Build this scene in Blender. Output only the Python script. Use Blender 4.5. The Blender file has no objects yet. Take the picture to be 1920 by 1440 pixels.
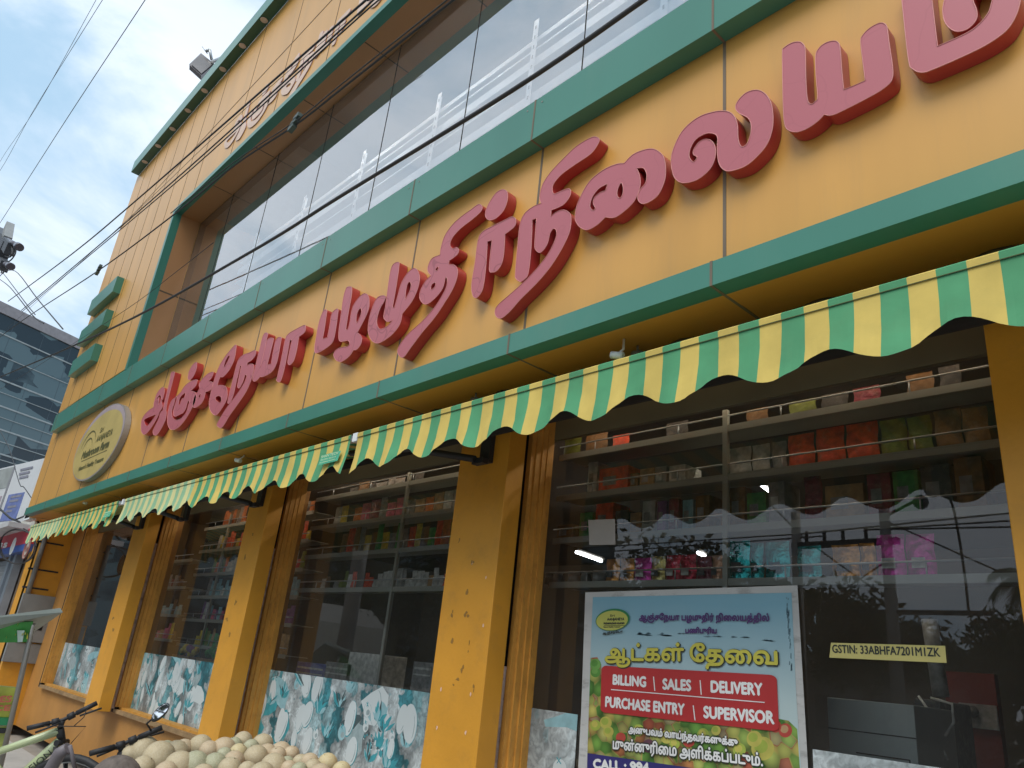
import bpy, bmesh, math, random
from mathutils import Vector, Matrix
from mathutils.geometry import delaunay_2d_cdt
random.seed(7)
SC=bpy.context.scene; COL=SC.collection
# ---------------------------------------------------------------- camera model
F=1419.11
RX=Vector((0.68202318,0.19840674,0.7039028)); RY=Vector((0.72440826,-0.31539347,-0.61299235)); RZ=Vector((0.10038453,0.927988,-0.35883314))
CAM=Vector((0,-2.43,1.55))
def ray(px,py):
    d=Vector(((px-960)/F,-(py-720)/F,-1.0)); return Vector((RX.dot(d),RY.dot(d),RZ.dot(d)))
def P(px,py,y=0.0):            # the point of the plane at depth y seen at a place of the photograph
    w=ray(px,py); t=(y-CAM.y)/w.y; return CAM+w*t
def PX(px,py,x):
    w=ray(px,py); return CAM+w*((x-CAM.x)/w.x)
def PZ(px,py,z):
    w=ray(px,py); return CAM+w*((z-CAM.z)/w.z)
def AT(px,py,dist): return CAM+ray(px,py)*dist
# ---------------------------------------------------------------- materials
MATS={}
def nt(name):
    m=bpy.data.materials.new(name); m.use_nodes=True; t=m.node_tree; t.nodes.clear(); return m,t
def N(t,kind,**k):
    n=t.nodes.new(kind)
    for a,b in k.items():
        if a[:2]=='i_': 
            n.inputs[a[2:].replace('_',' ')].default_value=b
        else: setattr(n,a,b)
    return n
def mat(name,col,rough=.6,metal=0,var=.12,vs=3.0,bump=.0,bs=60,spec=.5,dirt=0,dcol=(.08,.06,.04),ds=2.0,stretch=None,coat=0,emit=None,es=0):
    if name in MATS: return MATS[name]
    m,t=nt(name); L=t.links.new
    out=N(t,'ShaderNodeOutputMaterial'); b=N(t,'ShaderNodeBsdfPrincipled')
    L(b.outputs[0],out.inputs[0])
    tc=N(t,'ShaderNodeTexCoord'); mp=N(t,'ShaderNodeMapping')
    if stretch: mp.inputs['Scale'].default_value=stretch
    L(tc.outputs['Object'],mp.inputs[0])
    n1=N(t,'ShaderNodeTexNoise'); n1.inputs['Scale'].default_value=vs; n1.inputs['Detail'].default_value=5; L(mp.outputs[0],n1.inputs[0])
    hs=N(t,'ShaderNodeMix',data_type='RGBA')
    c0=tuple(max(0,x*(1-var)) for x in col)+(1,); c1=tuple(min(1,x*(1+var)) for x in col)+(1,)
    hs.inputs[6].default_value=c0; hs.inputs[7].default_value=c1
    mr=N(t,'ShaderNodeMapRange'); mr.inputs[1].default_value=.3; mr.inputs[2].default_value=.7; L(n1.outputs[0],mr.inputs[0]); L(mr.outputs[0],hs.inputs[0])
    last=hs.outputs[2]
    if dirt:
        n2=N(t,'ShaderNodeTexNoise'); n2.inputs['Scale'].default_value=ds; n2.inputs['Detail'].default_value=8; n2.inputs['Roughness'].default_value=.7; L(mp.outputs[0],n2.inputs[0])
        m2=N(t,'ShaderNodeMapRange'); m2.inputs[1].default_value=.52; m2.inputs[2].default_value=.75; m2.inputs[4].default_value=dirt; L(n2.outputs[0],m2.inputs[0])
        mx=N(t,'ShaderNodeMix',data_type='RGBA'); mx.inputs[7].default_value=dcol+(1,); L(last,mx.inputs[6]); L(m2.outputs[0],mx.inputs[0]); last=mx.outputs[2]
    L(last,b.inputs['Base Color'])
    b.inputs['Roughness'].default_value=rough; b.inputs['Metallic'].default_value=metal; b.inputs['Specular IOR Level'].default_value=spec; b.inputs['Coat Weight'].default_value=coat
    if emit: b.inputs['Emission Color'].default_value=emit+(1,); b.inputs['Emission Strength'].default_value=es
    if bump:
        n3=N(t,'ShaderNodeTexNoise'); n3.inputs['Scale'].default_value=bs; n3.inputs['Detail'].default_value=4; L(mp.outputs[0],n3.inputs[0])
        bp=N(t,'ShaderNodeBump'); bp.inputs['Strength'].default_value=bump; bp.inputs['Distance'].default_value=.01; L(n3.outputs[0],bp.inputs['Height']); L(bp.outputs[0],b.inputs['Normal'])
    MATS[name]=m; return m
def glass(name,ior,tint,rough=.0,refl=(1,1,1),wob=.0,dust_haze=.0,base=0):
    m,t=nt(name); L=t.links.new
    out=N(t,'ShaderNodeOutputMaterial'); fr=N(t,'ShaderNodeFresnel'); fr.inputs[0].default_value=ior
    tr=N(t,'ShaderNodeBsdfTransparent'); tr.inputs[0].default_value=tint+(1,)
    gl=N(t,'ShaderNodeBsdfGlossy'); gl.inputs['Color'].default_value=refl+(1,); gl.inputs['Roughness'].default_value=rough
    if wob:
        tc=N(t,'ShaderNodeTexCoord'); n3=N(t,'ShaderNodeTexNoise'); n3.inputs['Scale'].default_value=1.3; L(tc.outputs['Object'],n3.inputs[0])
        bp=N(t,'ShaderNodeBump'); bp.inputs['Strength'].default_value=wob; bp.inputs['Distance'].default_value=.02; L(n3.outputs[0],bp.inputs['Height']); L(bp.outputs[0],gl.inputs['Normal'])
    mx=N(t,'ShaderNodeMixShader'); fb=N(t,'ShaderNodeMapRange'); fb.inputs[3].default_value=base; L(fr.outputs[0],fb.inputs[0]); L(fb.outputs[0],mx.inputs[0]); L(tr.outputs[0],mx.inputs[1]); L(gl.outputs[0],mx.inputs[2])
    df=N(t,'ShaderNodeBsdfDiffuse'); df.inputs[0].default_value=(.55,.55,.52,1)  # grey diffuse coat: dust, plus a haze veil mixed into the glass
    tc2=N(t,'ShaderNodeTexCoord'); n4=N(t,'ShaderNodeTexNoise'); n4.inputs['Scale'].default_value=2.2; n4.inputs['Detail'].default_value=8; L(tc2.outputs['Object'],n4.inputs[0])
    m4=N(t,'ShaderNodeMapRange'); m4.inputs[1].default_value=.35; m4.inputs[2].default_value=.75; m4.inputs[3].default_value=dust_haze*.6; m4.inputs[4].default_value=dust_haze*1.6; L(n4.outputs[0],m4.inputs[0])
    mz=N(t,'ShaderNodeMixShader'); L(m4.outputs[0],mz.inputs[0]); L(mx.outputs[0],mz.inputs[1]); L(df.outputs[0],mz.inputs[2]); L(mz.outputs[0],out.inputs[0])
    MATS[name]=m; return m
YEL=mat('yellow_cladding',(.65,.335,.072),rough=.36,spec=.5,var=.07,vs=1.2,dirt=.34,dcol=(.45,.26,.09),ds=2.6,stretch=(2.2,2.2,.22))
YEL2=mat('yellow_column_paint',(.68,.315,.03),rough=.5,var=.07,vs=3,dirt=.30,dcol=(.36,.19,.05),ds=7,bump=.12,bs=40)
ORG=mat('ochre_wall_paint',(.46,.22,.055),rough=.6,var=.12,vs=2,dirt=.3,dcol=(.28,.13,.04),ds=2.4,bump=.1)
SOF=mat('ochre_soffit',(.60,.27,.045),rough=.5,var=.08,vs=1)
BRN=mat('terracotta_recess_panel',(.46,.22,.09),rough=.4,var=.08,vs=1)
GRN=mat('green_cladding',(.055,.215,.155),rough=.32,spec=.5,var=.08,vs=1.5,dirt=.22,dcol=(.16,.26,.19),ds=1.6,stretch=(1,1,.4))
GRND=mat('green_underside_shade',(.02,.10,.065),rough=.45,var=.1)  # darker copy of the green with the underside shade painted in
SEAM=mat('seam_sealant',(.10,.065,.035),rough=.7)
SEAMR=mat('seam_sealant_light',(.17,.13,.09),rough=.7)
FRM=mat('ochre_window_frame',(.60,.295,.055),rough=.55,var=.15,vs=6,dirt=.55,dcol=(.22,.08,.03),ds=22,stretch=(1.6,1.6,.8),bump=.1,bs=30)
DARK=mat('black_gap',(.012,.010,.008),rough=.9)
RED=mat('letter_side_red',(.42,.042,.04),rough=.35,var=.08,vs=4)
SKYW=mat('olive_lintel',(.15,.14,.08),rough=.5)
WHT=mat('white_enamel',(.80,.82,.82),rough=.35,var=.05,dirt=.15)
STL=mat('galvanised_steel',(.42,.44,.45),rough=.4,metal=.7,var=.1)
GRY=mat('grey_paint',(.23,.23,.22),rough=.55,var=.12,vs=4,dirt=.35,dcol=(.10,.09,.08),ds=5,bump=.1)
BLK=mat('black_rubber',(.02,.02,.022),rough=.6)
WIRE=mat('wire_insulation',(.03,.028,.028),rough=.6)
CON=mat('weathered_concrete',(.34,.33,.31),rough=.85,var=.15,dirt=.3,bump=.3)
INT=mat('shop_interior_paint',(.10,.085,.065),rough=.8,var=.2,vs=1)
TXB=mat('ink_dark',(.03,.035,.03),rough=.5)
TXW=mat('ink_white',(.82,.82,.80),rough=.5)
# letter face: matt acrylic with fine cracks
def letterface(nm,cs):
    m,t=nt(nm); L=t.links.new
    out=N(t,'ShaderNodeOutputMaterial'); b=N(t,'ShaderNodeBsdfPrincipled'); L(b.outputs[0],out.inputs[0])
    tc=N(t,'ShaderNodeTexCoord'); nz=N(t,'ShaderNodeTexNoise'); nz.inputs['Scale'].default_value=2; L(tc.outputs['Object'],nz.inputs[0])
    ad=N(t,'ShaderNodeMix',data_type='RGBA'); ad.inputs[0].default_value=.6; L(tc.outputs['Object'],ad.inputs[6]); L(nz.outputs[1],ad.inputs[7])
    v=N(t,'ShaderNodeTexVoronoi',feature='DISTANCE_TO_EDGE'); v.inputs['Scale'].default_value=4.2; L(ad.outputs[2],v.inputs[0])
    mr=N(t,'ShaderNodeMapRange'); mr.inputs[1].default_value=.004; mr.inputs[2].default_value=.012; mr.inputs[3].default_value=cs; mr.inputs[4].default_value=0; L(v.outputs[0],mr.inputs[0])
    mx=N(t,'ShaderNodeMix',data_type='RGBA'); mx.inputs[6].default_value=(.47,.125,.145,1); mx.inputs[7].default_value=(.22,.04,.05,1); L(mr.outputs[0],mx.inputs[0])
    L(mx.outputs[2],b.inputs['Base Color']); b.inputs['Roughness'].default_value=.42
    return m
FACE=letterface('letter_face_pink_red_cracked',.5); FACE2=letterface('letter_face_pink_red',.10)
GLS=glass('shop_window_glass',1.62,(.88,.89,.87),dust_haze=.032)
GLU=glass('upper_window_glass',1.5,(.92,.94,.95),wob=.03,refl=(.97,.99,1),dust_haze=.03,base=.36)
# ---------------------------------------------------------------- object helpers
class MB:
    def __init__(s): s.v=[]; s.f=[]; s.m=[]; s.cur=0; s.sm=[]
    def add(s,vs,fs,smooth=False):
        o=len(s.v); s.v+= [tuple(v) for v in vs]
        for f in fs: s.f.append(tuple(i+o for i in f)); s.m.append(s.cur); s.sm.append(smooth)
        return s
    def box(s,x0,x1,y0,y1,z0,z1):
        x0,x1=sorted((x0,x1)); y0,y1=sorted((y0,y1)); z0,z1=sorted((z0,z1))
        v=[(x,y,z) for x in (x0,x1) for y in (y0,y1) for z in (z0,z1)]
        return s.add(v,[(0,1,3,2),(4,6,7,5),(0,4,5,1),(2,3,7,6),(0,2,6,4),(1,5,7,3)])
    def obox(s,c,ax,ay,az):    # oriented box: centre and three half vectors
        c=Vector(c); v=[c+ax*i+ay*j+az*k for i in(-1,1) for j in(-1,1) for k in(-1,1)]
        return s.add(v,[(0,1,3,2),(4,6,7,5),(0,4,5,1),(2,3,7,6),(0,2,6,4),(1,5,7,3)])
    def tube(s,pts,r,n=8,cap=True):
        pts=[Vector(p) for p in pts]; rs=r if isinstance(r,(list,tuple)) else [r]*len(pts)
        o=len(s.v); ref=None
        for i,p in enumerate(pts):
            d=(pts[min(i+1,len(pts)-1)]-pts[max(i-1,0)]).normalized()
            if ref is None: ref=d.orthogonal().normalized()
            u=(ref-d*ref.dot(d)); u=u.normalized() if u.length>1e-6 else d.orthogonal().normalized(); ref=u; w=d.cross(u)
            for k in range(n):
                a=2*math.pi*k/n; s.v.append(tuple(p+(u*math.cos(a)+w*math.sin(a))*rs[i]))
        for i in range(len(pts)-1):
            for k in range(n):
                s.f.append((o+i*n+k,o+i*n+(k+1)%n,o+(i+1)*n+(k+1)%n,o+(i+1)*n+k)); s.m.append(s.cur); s.sm.append(True)
        if cap:
            s.f.append(tuple(o+k for k in range(n))[::-1]); s.m.append(s.cur); s.sm.append(False)
            e=o+(len(pts)-1)*n; s.f.append(tuple(e+k for k in range(n))); s.m.append(s.cur); s.sm.append(False)
        return s
    def ball(s,c,rx,ry=None,rz=None,nu=16,nv=10,rot=None,fn=None):
        ry=ry or rx; rz=rz or rx; c=Vector(c); vs=[];fs=[]
        for j in range(nv+1):
            th=math.pi*j/nv
            for i in range(nu):
                ph=2*math.pi*i/nu; q=Vector((math.sin(th)*math.cos(ph),math.sin(th)*math.sin(ph),math.cos(th)))
                k=fn(q) if fn else 1
                q=Vector((q.x*rx,q.y*ry,q.z*rz))*k
                if rot: q=rot@q
                vs.append(c+q)
        for j in range(nv):
            for i in range(nu): fs.append((j*nu+i,(j+1)*nu+i,(j+1)*nu+(i+1)%nu,j*nu+(i+1)%nu))
        return s.add(vs,fs,True)
    def build(s,name,mat,parent=None,label=None,bevel=0):
        me=bpy.data.meshes.new(name); me.from_pydata(s.v,[],s.f)
        mats=mat if isinstance(mat,(list,tuple)) else [mat]
        for m in mats: me.materials.append(m)
        me.polygons.foreach_set('material_index',s.m); me.polygons.foreach_set('use_smooth',s.sm); me.update()
        o=bpy.data.objects.new(name,me); COL.objects.link(o)
        if parent: o.parent=parent; o.matrix_parent_inverse=parent_inv(parent)
        if label: o['label']=label
        if bevel:
            b=o.modifiers.new('bevel','BEVEL'); b.width=bevel; b.segments=2; b.limit_method='ANGLE'; b.angle_limit=.6
        return o
def parent_inv(p):
    return (WM.get(p.name) or Matrix.Identity(4)).inverted()
WM={}
def thing(name,label,cat,loc=(0,0,0),group=None):
    o=bpy.data.objects.new(name,None); COL.objects.link(o); o.location=loc; o.empty_display_size=.1
    WM[o.name]=Matrix.Translation(Vector(loc))
    return tag(o,label,cat,group)
def tag(o,label=None,cat=None,group=None,kind=None):
    if label: o['label']=label
    if cat: o['category']=cat
    if group: o['group']=group
    if kind: o['kind']=kind
    return o
def copy_tree(o,parent=None):
    c=o.copy(); COL.objects.link(c); c.parent=parent
    for ch in list(o.children): copy_tree(ch,c)
    return c
# ---------------------------------------------------------------- outlines
def catmull(pts,n=5):
    out=[]; L=len(pts)
    for i in range(L):
        p0,p1,p2,p3=pts[i-1],pts[i],pts[(i+1)%L],pts[(i+2)%L]
        c1=len(p1)>2; c2=len(p2)>2
        P0=p1 if c1 else p0; P3=p2 if c2 else p3
        for k in range(n):
            t=k/n
            q=[]
            for a in (0,1):
                m1=(p2[a]-P0[a])*.5; m2=(P3[a]-p1[a])*.5
                h00=2*t**3-3*t*t+1;h10=t**3-2*t*t+t;h01=-2*t**3+3*t*t;h11=t**3-t*t
                q.append(h00*p1[a]+h10*m1+h01*p2[a]+h11*m2)
            out.append(tuple(q))
    return out
def wind(p,poly):
    w=0;x,y=p;n=len(poly)
    for i in range(n):
        x0,y0=poly[i];x1,y1=poly[(i+1)%n]
        if (y0<=y)!=(y1<=y):
            t=(y-y0)/(y1-y0)
            if x0+t*(x1-x0)>x: w+=1 if y1>y0 else -1
    return w
def fill(polys,holes=None):
    vs=[];es=[]
    for pl in polys+(holes or []):
        o=len(vs);n=len(pl)
        vs+=[Vector(p) for p in pl]; es+=[(o+i,o+(i+1)%n) for i in range(n)]
    r=delaunay_2d_cdt(vs,es,[],0,1e-6)
    V=r[0];T=[]
    bbs=[(min(p[0] for p in q),max(p[0] for p in q),min(p[1] for p in q),max(p[1] for p in q)) for q in polys]
    for f in r[2]:
        c=((V[f[0]].x+V[f[1]].x+V[f[2]].x)/3,(V[f[0]].y+V[f[1]].y+V[f[2]].y)/3)
        w=0
        for q,b in zip(polys,bbs):
            if b[0]<=c[0]<=b[1] and b[2]<=c[1]<=b[3]: w+=wind(c,q)
        if w==0: continue
        if holes and any(wind(c,h) for h in holes): continue
        T.append(tuple(f))
    return [(v.x,v.y) for v in V],T
def extrude(mb,V,T,fn,back=None,mf=0,ms=1):
    """fn(x,y)->front point, back(x,y)->back point"""
    mb.cur=mf; o=len(mb.v); mb.v+=[tuple(fn(*v)) for v in V]
    for f in T: mb.f.append(tuple(i+o for i in f)); mb.m.append(mf); mb.sm.append(False)
    if back:
        E={}
        for f in T:
            for a,b in ((f[0],f[1]),(f[1],f[2]),(f[2],f[0])):
                k=(min(a,b),max(a,b)); E.setdefault(k,[]).append((a,b))
        o2=len(mb.v); mb.v+=[tuple(back(*v)) for v in V]
        for k,l in E.items():
            if len(l)==1:
                a,b=l[0]; mb.f.append((a+o,o2+a,o2+b,b+o)); mb.m.append(ms); mb.sm.append(False)
_tc={}
def text_polys(s):
    if s in _tc: return _tc[s]
    c=bpy.data.curves.new('t','FONT'); c.body=s; c.resolution_u=3
    o=bpy.data.objects.new('t',c); COL.objects.link(o)
    bpy.context.view_layer.objects.active=o; 
    for q in bpy.context.selected_objects: q.select_set(False)
    o.select_set(True); bpy.ops.object.convert(target='CURVE'); o=bpy.context.object
    R=[]
    for sp in o.data.splines:
        pl=[]
        if sp.type=='BEZIER':
            b=sp.bezier_points;n=len(b)
            for i in range(n):
                a,d=b[i],b[(i+1)%n]
                p0,p1,p2,p3=a.co,a.handle_right,d.handle_left,d.co
                st=1 if ((p1-p0).cross(p3-p0).length<1e-6 and (p2-p0).cross(p3-p0).length<1e-6) else 3
                for k in range(st):
                    t=k/st; q=p0*(1-t)**3+p1*3*t*(1-t)**2+p2*3*t*t*(1-t)+p3*t**3; pl.append((q.x,q.y))
        else: pl=[(p.co.x,p.co.y) for p in sp.points]
        if len(pl)>2: R.append(pl)
    bpy.data.objects.remove(o,do_unlink=True)
    xs=[p[0] for q in R for p in q]; x0,x1=min(xs),max(xs)
    _tc[s]=(R,x0,x1); return _tc[s]
def text(mb,s,A,B,h,bold=0,nrm=Vector((0,-1,0)),off=0,shear=0,mf=0,dx=0,dy=0,thick=0):
    """text with its baseline from A to B, cap height h (metres), as flat faces"""
    R,x0,x1=text_polys(s); A=Vector(A);B=Vector(B)
    d=(B-A); W=d.length; d.normalize(); up=nrm.cross(d) if False else d.cross(nrm)*-1
    if up.z<0: up=-up
    sx=W/(x1-x0); sy=h/.70
    polys=R
    if bold:
        bx=bold/sx; by=bold/sy
        polys=[[(p[0]+a,p[1]+b) for p in q] for q in R for a,b in ((-bx,0),(bx,0),(0,-by),(0,by))]
    V,T=fill(polys)
    fn=lambda x,y:A+d*((x-x0)*sx+shear*y*sy+dx)+up*(y*sy+dy)+nrm*off
    extrude(mb,V,T,fn,(lambda x,y:fn(x,y)-nrm*thick) if thick else None,mf,mf)
# ================================================================= SETTING
g=MB(); g.add([(-400,-400,0),(400,-400,0),(400,400,0),(-400,400,0)],[(0,1,2,3)])
tag(g.build('ground',mat('dusty_ground',(.33,.30,.26),rough=.9,var=.2,vs=.8,dirt=.3)),kind='structure')
g=MB(); g.add([(-200,-16,.004),(200,-16,.004),(200,-5,.004),(-200,-5,.004)],[(0,1,2,3)])
tag(g.build('road',mat('asphalt',(.055,.055,.056),rough=.9,var=.2,vs=2,bump=.3)),kind='structure')
g=MB(); g.box(-60,40,-4.9,.3,-.1,.14)
tag(g.build('pavement',mat('concrete_paving',(.42,.40,.37),rough=.85,var=.15,vs=2,dirt=.3,bump=.3)),kind='structure')
# ================================================================= SHOP BUILDING
XL=-14.25; XR=3.6
bld=thing('shop_building','yellow and green clad two storey grocery shop with striped awnings over tall display windows','shop building',(0,1,0))
# fascia with the big sign
m=MB(); m.box(-14.15,XR,0,.12,3.098,4.744); m.build('fascia_panel',YEL,bld)
# upper wall round the recessed window
FX=-10.25; FZ0=4.75; FZ1=7.142
m=MB(); m.box(XL,FX-.004,0,.3,4.9,9.68); m.box(FX-.004,XR,0,.3,FZ1+.004,9.68); m.build('upper_wall',YEL,bld)
m=MB(); m.box(XL+.01,XL+.15,.3,8,.4,9.6); m.build('side_wall',ORG,bld)
m=MB(); m.box(XL+.05,XR,.2,8,9.5,9.66); m.build('roof_slab',CON,bld)
# green bands
m=MB(); m.box(-13.8,XR,-.1,-.001,4.455,4.745); m.build('green_band',GRN,bld)
m=MB(); m.box(-13.7,XR,-.1,-.001,3.096,3.207); m.build('green_band',GRN,bld)
m=MB(); m.box(-13.8,XR,-.001,.255,4.7455,4.7515); m.build('recess_sill',GRN,bld)
# eave with lights
m=MB(); m.box(-14.2,XR,-.139,.0,9.684,9.93); m.build('eave_band',GRN,bld)
m=MB(); m.box(-14.19,XR,-.136,-.002,9.68,9.6838); m.build('eave_underside_shade',GRND,bld)  # thin skin in the darker green, painted shade under the eave
m=MB()
for i in range(20):
    x=-13.62+.695*i
    m=MB(); m.tube([(x,-.072,9.679),(x,-.072,9.672)],.052,16); m.build('downlight',mat('downlight_lens',(.55,.50,.48),rough=.3),bld)
# window frame surround (green)
m=MB(); m.box(FX-.08,FX,-.105,-.001,FZ0-.01,FZ1+.07); m.box(FX,XR,-.105,-.001,FZ1,FZ1+.07); m.build('recess_surround',GRN,bld)
m=MB(); m.box(FX-.002,FX+.0,0,.26,FZ0,FZ1); m.box(FX,XR,.0,.26,FZ1,FZ1+.003); m.build('recess_lining',BRN,bld)
m=MB()
for i in range(12):
    x=-9.15+1.215*i
    m=MB(); m.box(x-.006,x+.006,.0,.255,FZ1-.003,FZ1-.001); m.build('recess_seam',SEAM,bld)
m=MB(); m.box(FX,FX+.002,.0,.255,5.93,5.95); m.build('recess_seam',SEAM,bld)
# seams on the fascia and bands
m=MB()
for i in range(-4,12):
    x=-1.524-1.2135*i
    if x<-14 or x>XR: continue
    for q in ((x-.008,x+.008,-.002,.0,3.207,4.455),(x-.006,x+.006,-.102,-.002,3.094,3.209),(x-.006,x+.006,-.102,-.002,4.453,4.747),(x-.007,x+.007,.001,.62,3.0955,3.0985)):
        m=MB(); m.box(*q); m.build('panel_seam',SEAMR,bld)
m=MB()
for i in range(18):
    x=-13.65+.607*i*1.0
    if x>XR: break
    if i%2==0 or x<-10.4:
        z0=4.745 if x<FX-.1 else FZ1+.07
        m=MB(); m.box(x-.006,x+.006,-.002,0,z0,9.68); m.build('panel_seam',SEAM,bld)
m=MB(); m.box(XL,XR,-.003,0,8.52,8.532); m.build('panel_seam',SEAM,bld)
SCR=mat('screw_head',(.28,.26,.22),rough=.4,metal=.5)
for i in range(11):
    for dx_ in (.06,1.15):
        x=-1.524-1.2135*(i-1)+dx_
        if x>XR or x<-13.6: continue
        m=MB(); m.tube([(x,-.1,4.70),(x,-.1025,4.70)],.006,8); m.build('screw',SCR,bld)
m=MB(); m.box(XL,XR,.122,1.0,3.0985,3.30); m.box(XL,XR,.0005,.121,3.0965,3.0978); m.build('soffit',SOF,bld)
m=MB()
for x,z in ((-13.98,6.9),(-13.98,6.31),(-13.84,5.71)):
    m.box(x,-12.56,-.11,0,z-.28,z)
m.build('decorative_fins',GRN,bld)
# ---- soffit dome lights
for i,(px,py) in enumerate(((1880,470),(1556,562),(1300,634),(965,734),(840,765))):
    p=P(px,py,.36); x=p.x; px=0
    t=thing('soffit_light',['round soffit lamp nearest the right end, above the right awning','second round soffit lamp from the right above the right awning','middle round soffit lamp above the right awning','fourth round soffit lamp from the right above the right awning','round soffit lamp furthest left above the right awning'][i],'ceiling lamp',(x,.36,3.097),'round lamps set in the soffit')
    m=MB(); m.tube([(x,.36,3.099),(x,.36,3.082)],.112,28); m.build('lamp_rim',mat('lamp_rim_dark',(.10,.09,.06),rough=.4),t)
    m=MB(); m.ball((x,.36,3.082),.10,.10,.03,24,8); m.build('lens',mat('frosted_lens',(.62,.56,.42),rough=.35),t)
for i,(px,py) in enumerate(((1158,664),(447,862),(160,942))):
    p=P(px,py,.06)
    t=thing('security_camera',['small white bullet camera on the soffit above the right awning','small white camera above the middle awning','small white camera above the left awning'][i],'camera',p,'small cameras under the green band')
    m=MB(); m.tube([p+Vector((-.03,-.01,0)),p+Vector((.026,.01,-.012))],.018,12); m.build('camera_body',WHT,t)
    m=MB(); m.tube([p+Vector((0,.012,.01)),p+Vector((0,.04,.04)),Vector((p.x,p.y+.04,3.098))],.006,8); m.build('mount',WHT,t)
for i,px in enumerate((1197,893)):
    p=P(px,(625,735)[i],.2); 
    m=MB(); m.tube([(p.x-.025,.2,3.06),(p.x+.02,.2,3.05)],.018,10); m.tube([(p.x,.2,3.098),(p.x,.2,3.06)],.006,8)
    tag(m.build('spotlight',GRY),['small black spotlight on the soffit right of the white camera','small black spotlight on the soffit above the awning gap'][i],'spotlight','black spotlights on the soffit')
# ---- upper glazing
gx=[FX+.002,-9.10,-7.81,-6.53,-5.26,-3.99,-2.74,-1.47,-.2,1.07,2.34,XR]
for i in range(len(gx)-1):
    m=MB(); xa_,xb_=gx[i]+.005,gx[i+1]-.005; m.add([(xa_,.262,4.752),(xb_,.262,4.752),(xb_,.262,FZ1-.002),(xa_,.262,FZ1-.002)],[(0,1,2,3)]); m.build('upper_glass_pane',GLU,bld)
for x in gx[1:-1]:
    m=MB(); m.box(x-.003,x+.003,.259,.265,4.752,FZ1); m.build('glazing_joint',DARK,bld)
m=MB(); m.box(FX+.031,XR,.268,.345,FZ1-.03,FZ1+.003); m.box(FX+.001,FX+.03,.268,.345,4.76,FZ1+.003); m.build('added_leak_mask',DARK,bld)  # added black strips that mask lamp light leaking round the glass
m=MB(); m.box(FX,XR,.5,7.9,4.5,4.6); m.box(FX,XR,3.6,3.7,4.6,9.2); m.box(FX,XR,.35,7.9,9.2,9.3); m.build('upper_room',mat('upper_room_paint',(.10,.105,.11),rough=.8),bld)
UT=mat('added_upstairs_glow',(.9,.9,.9),emit=(.95,.98,1.0),es=130)  # added lamps, out of view, that brighten the upstairs rack
for i in range(6):
    x_=-7.9+i*1.95
    t=thing('tube_light',f'added unseen upstairs tube light above the long window, {["first","second","third","fourth","fifth","sixth","seventh"][i]} from left','tube light',(x_,.46,7.95),'added tube lights upstairs'); m=MB(); m.tube([(x_-.6,.46,7.9),(x_+.6,.46,7.9)],.02,8); m.build('tube',UT,t); m=MB(); m.box(x_-.62,x_+.62,.44,.48,7.925,7.96); m.build('batten',WHT,t)
# white rack in the upstairs window
rk=thing('storage_rack','white slotted steel rack standing behind the long upstairs window','rack',(-4,.85,4.6))
ry=.78
for i in range(9):
    x=-1.207*(ry+2.43)-1.375*(i-1)
    if x>2.6 or x<-9.9: continue
    m=MB(); m.box(x-.03,x+.03,ry-.003,ry,4.6,6.9); m.box(x-.03,x-.026,ry,ry+.045,4.6,6.9)
    m.cur=1
    for k in range(20): m.box(x-.008,x+.008,ry-.006,ry-.003,4.7+k*.11,4.735+k*.11)
    m.build('upright',[WHT,GRY],rk)
for (px,py,h) in ((1017,62,.05),(1015,80,.02),(1013,104,.09),(1010,135,.02),(1007,172,.10),(1004,196,.03)):
    z=P(px,py,ry).z
    m=MB(); m.box(-9.8,2.6,ry+.02,ry+.035,z-h/2,z+h/2); m.box(-9.8,2.6,ry+.035,ry+.5,z+h/2-.01,z+h/2); m.build('shelf_beam',WHT,rk)
# ---- ground floor wall and columns
CY=.45; CB=.585; GY=.8
m=MB()
m.box(-13.97,-13.02,.72,.9,.14,3.15)
for a,b in ((-13.02,-10.05),(-10.05,-6.72),(-6.72,-3.62),(-3.62,-.45),(-.45,XR)): m.box(a+.002,b,.72,.9,.14,.735)
for a,b in ((-10.02,-9.66),(-6.85,-6.54),(-3.72,-3.36)): m.box(a,b,.72,.9,.737,3.15)
m.box(-.66,XR,.72,.9,.737,3.15)
m.build('ground_floor_wall',ORG,bld)
cols=[(-3.73,-3.27,-.05,'wide yellow pillar in the middle, spotted with chipped paint'),(-6.79,-6.385,.55,None),(-10.02,-9.52,.752,None),(-.732,.15,-.05,None)]
for a,b,zb,l in cols:
    m=MB(); m.box(a,b,CY,CB,max(.14,zb),3.149); m.build('pillar',YEL2,bld,l,bevel=.004)
m=MB(); m.box(-14.6,-13.972,.3,.9,.14,3.097); m.build('corner_pillar',[YEL2,ORG],bld).data.polygons[5].material_index=1  # one face set to darker ochre to paint in shade
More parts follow.
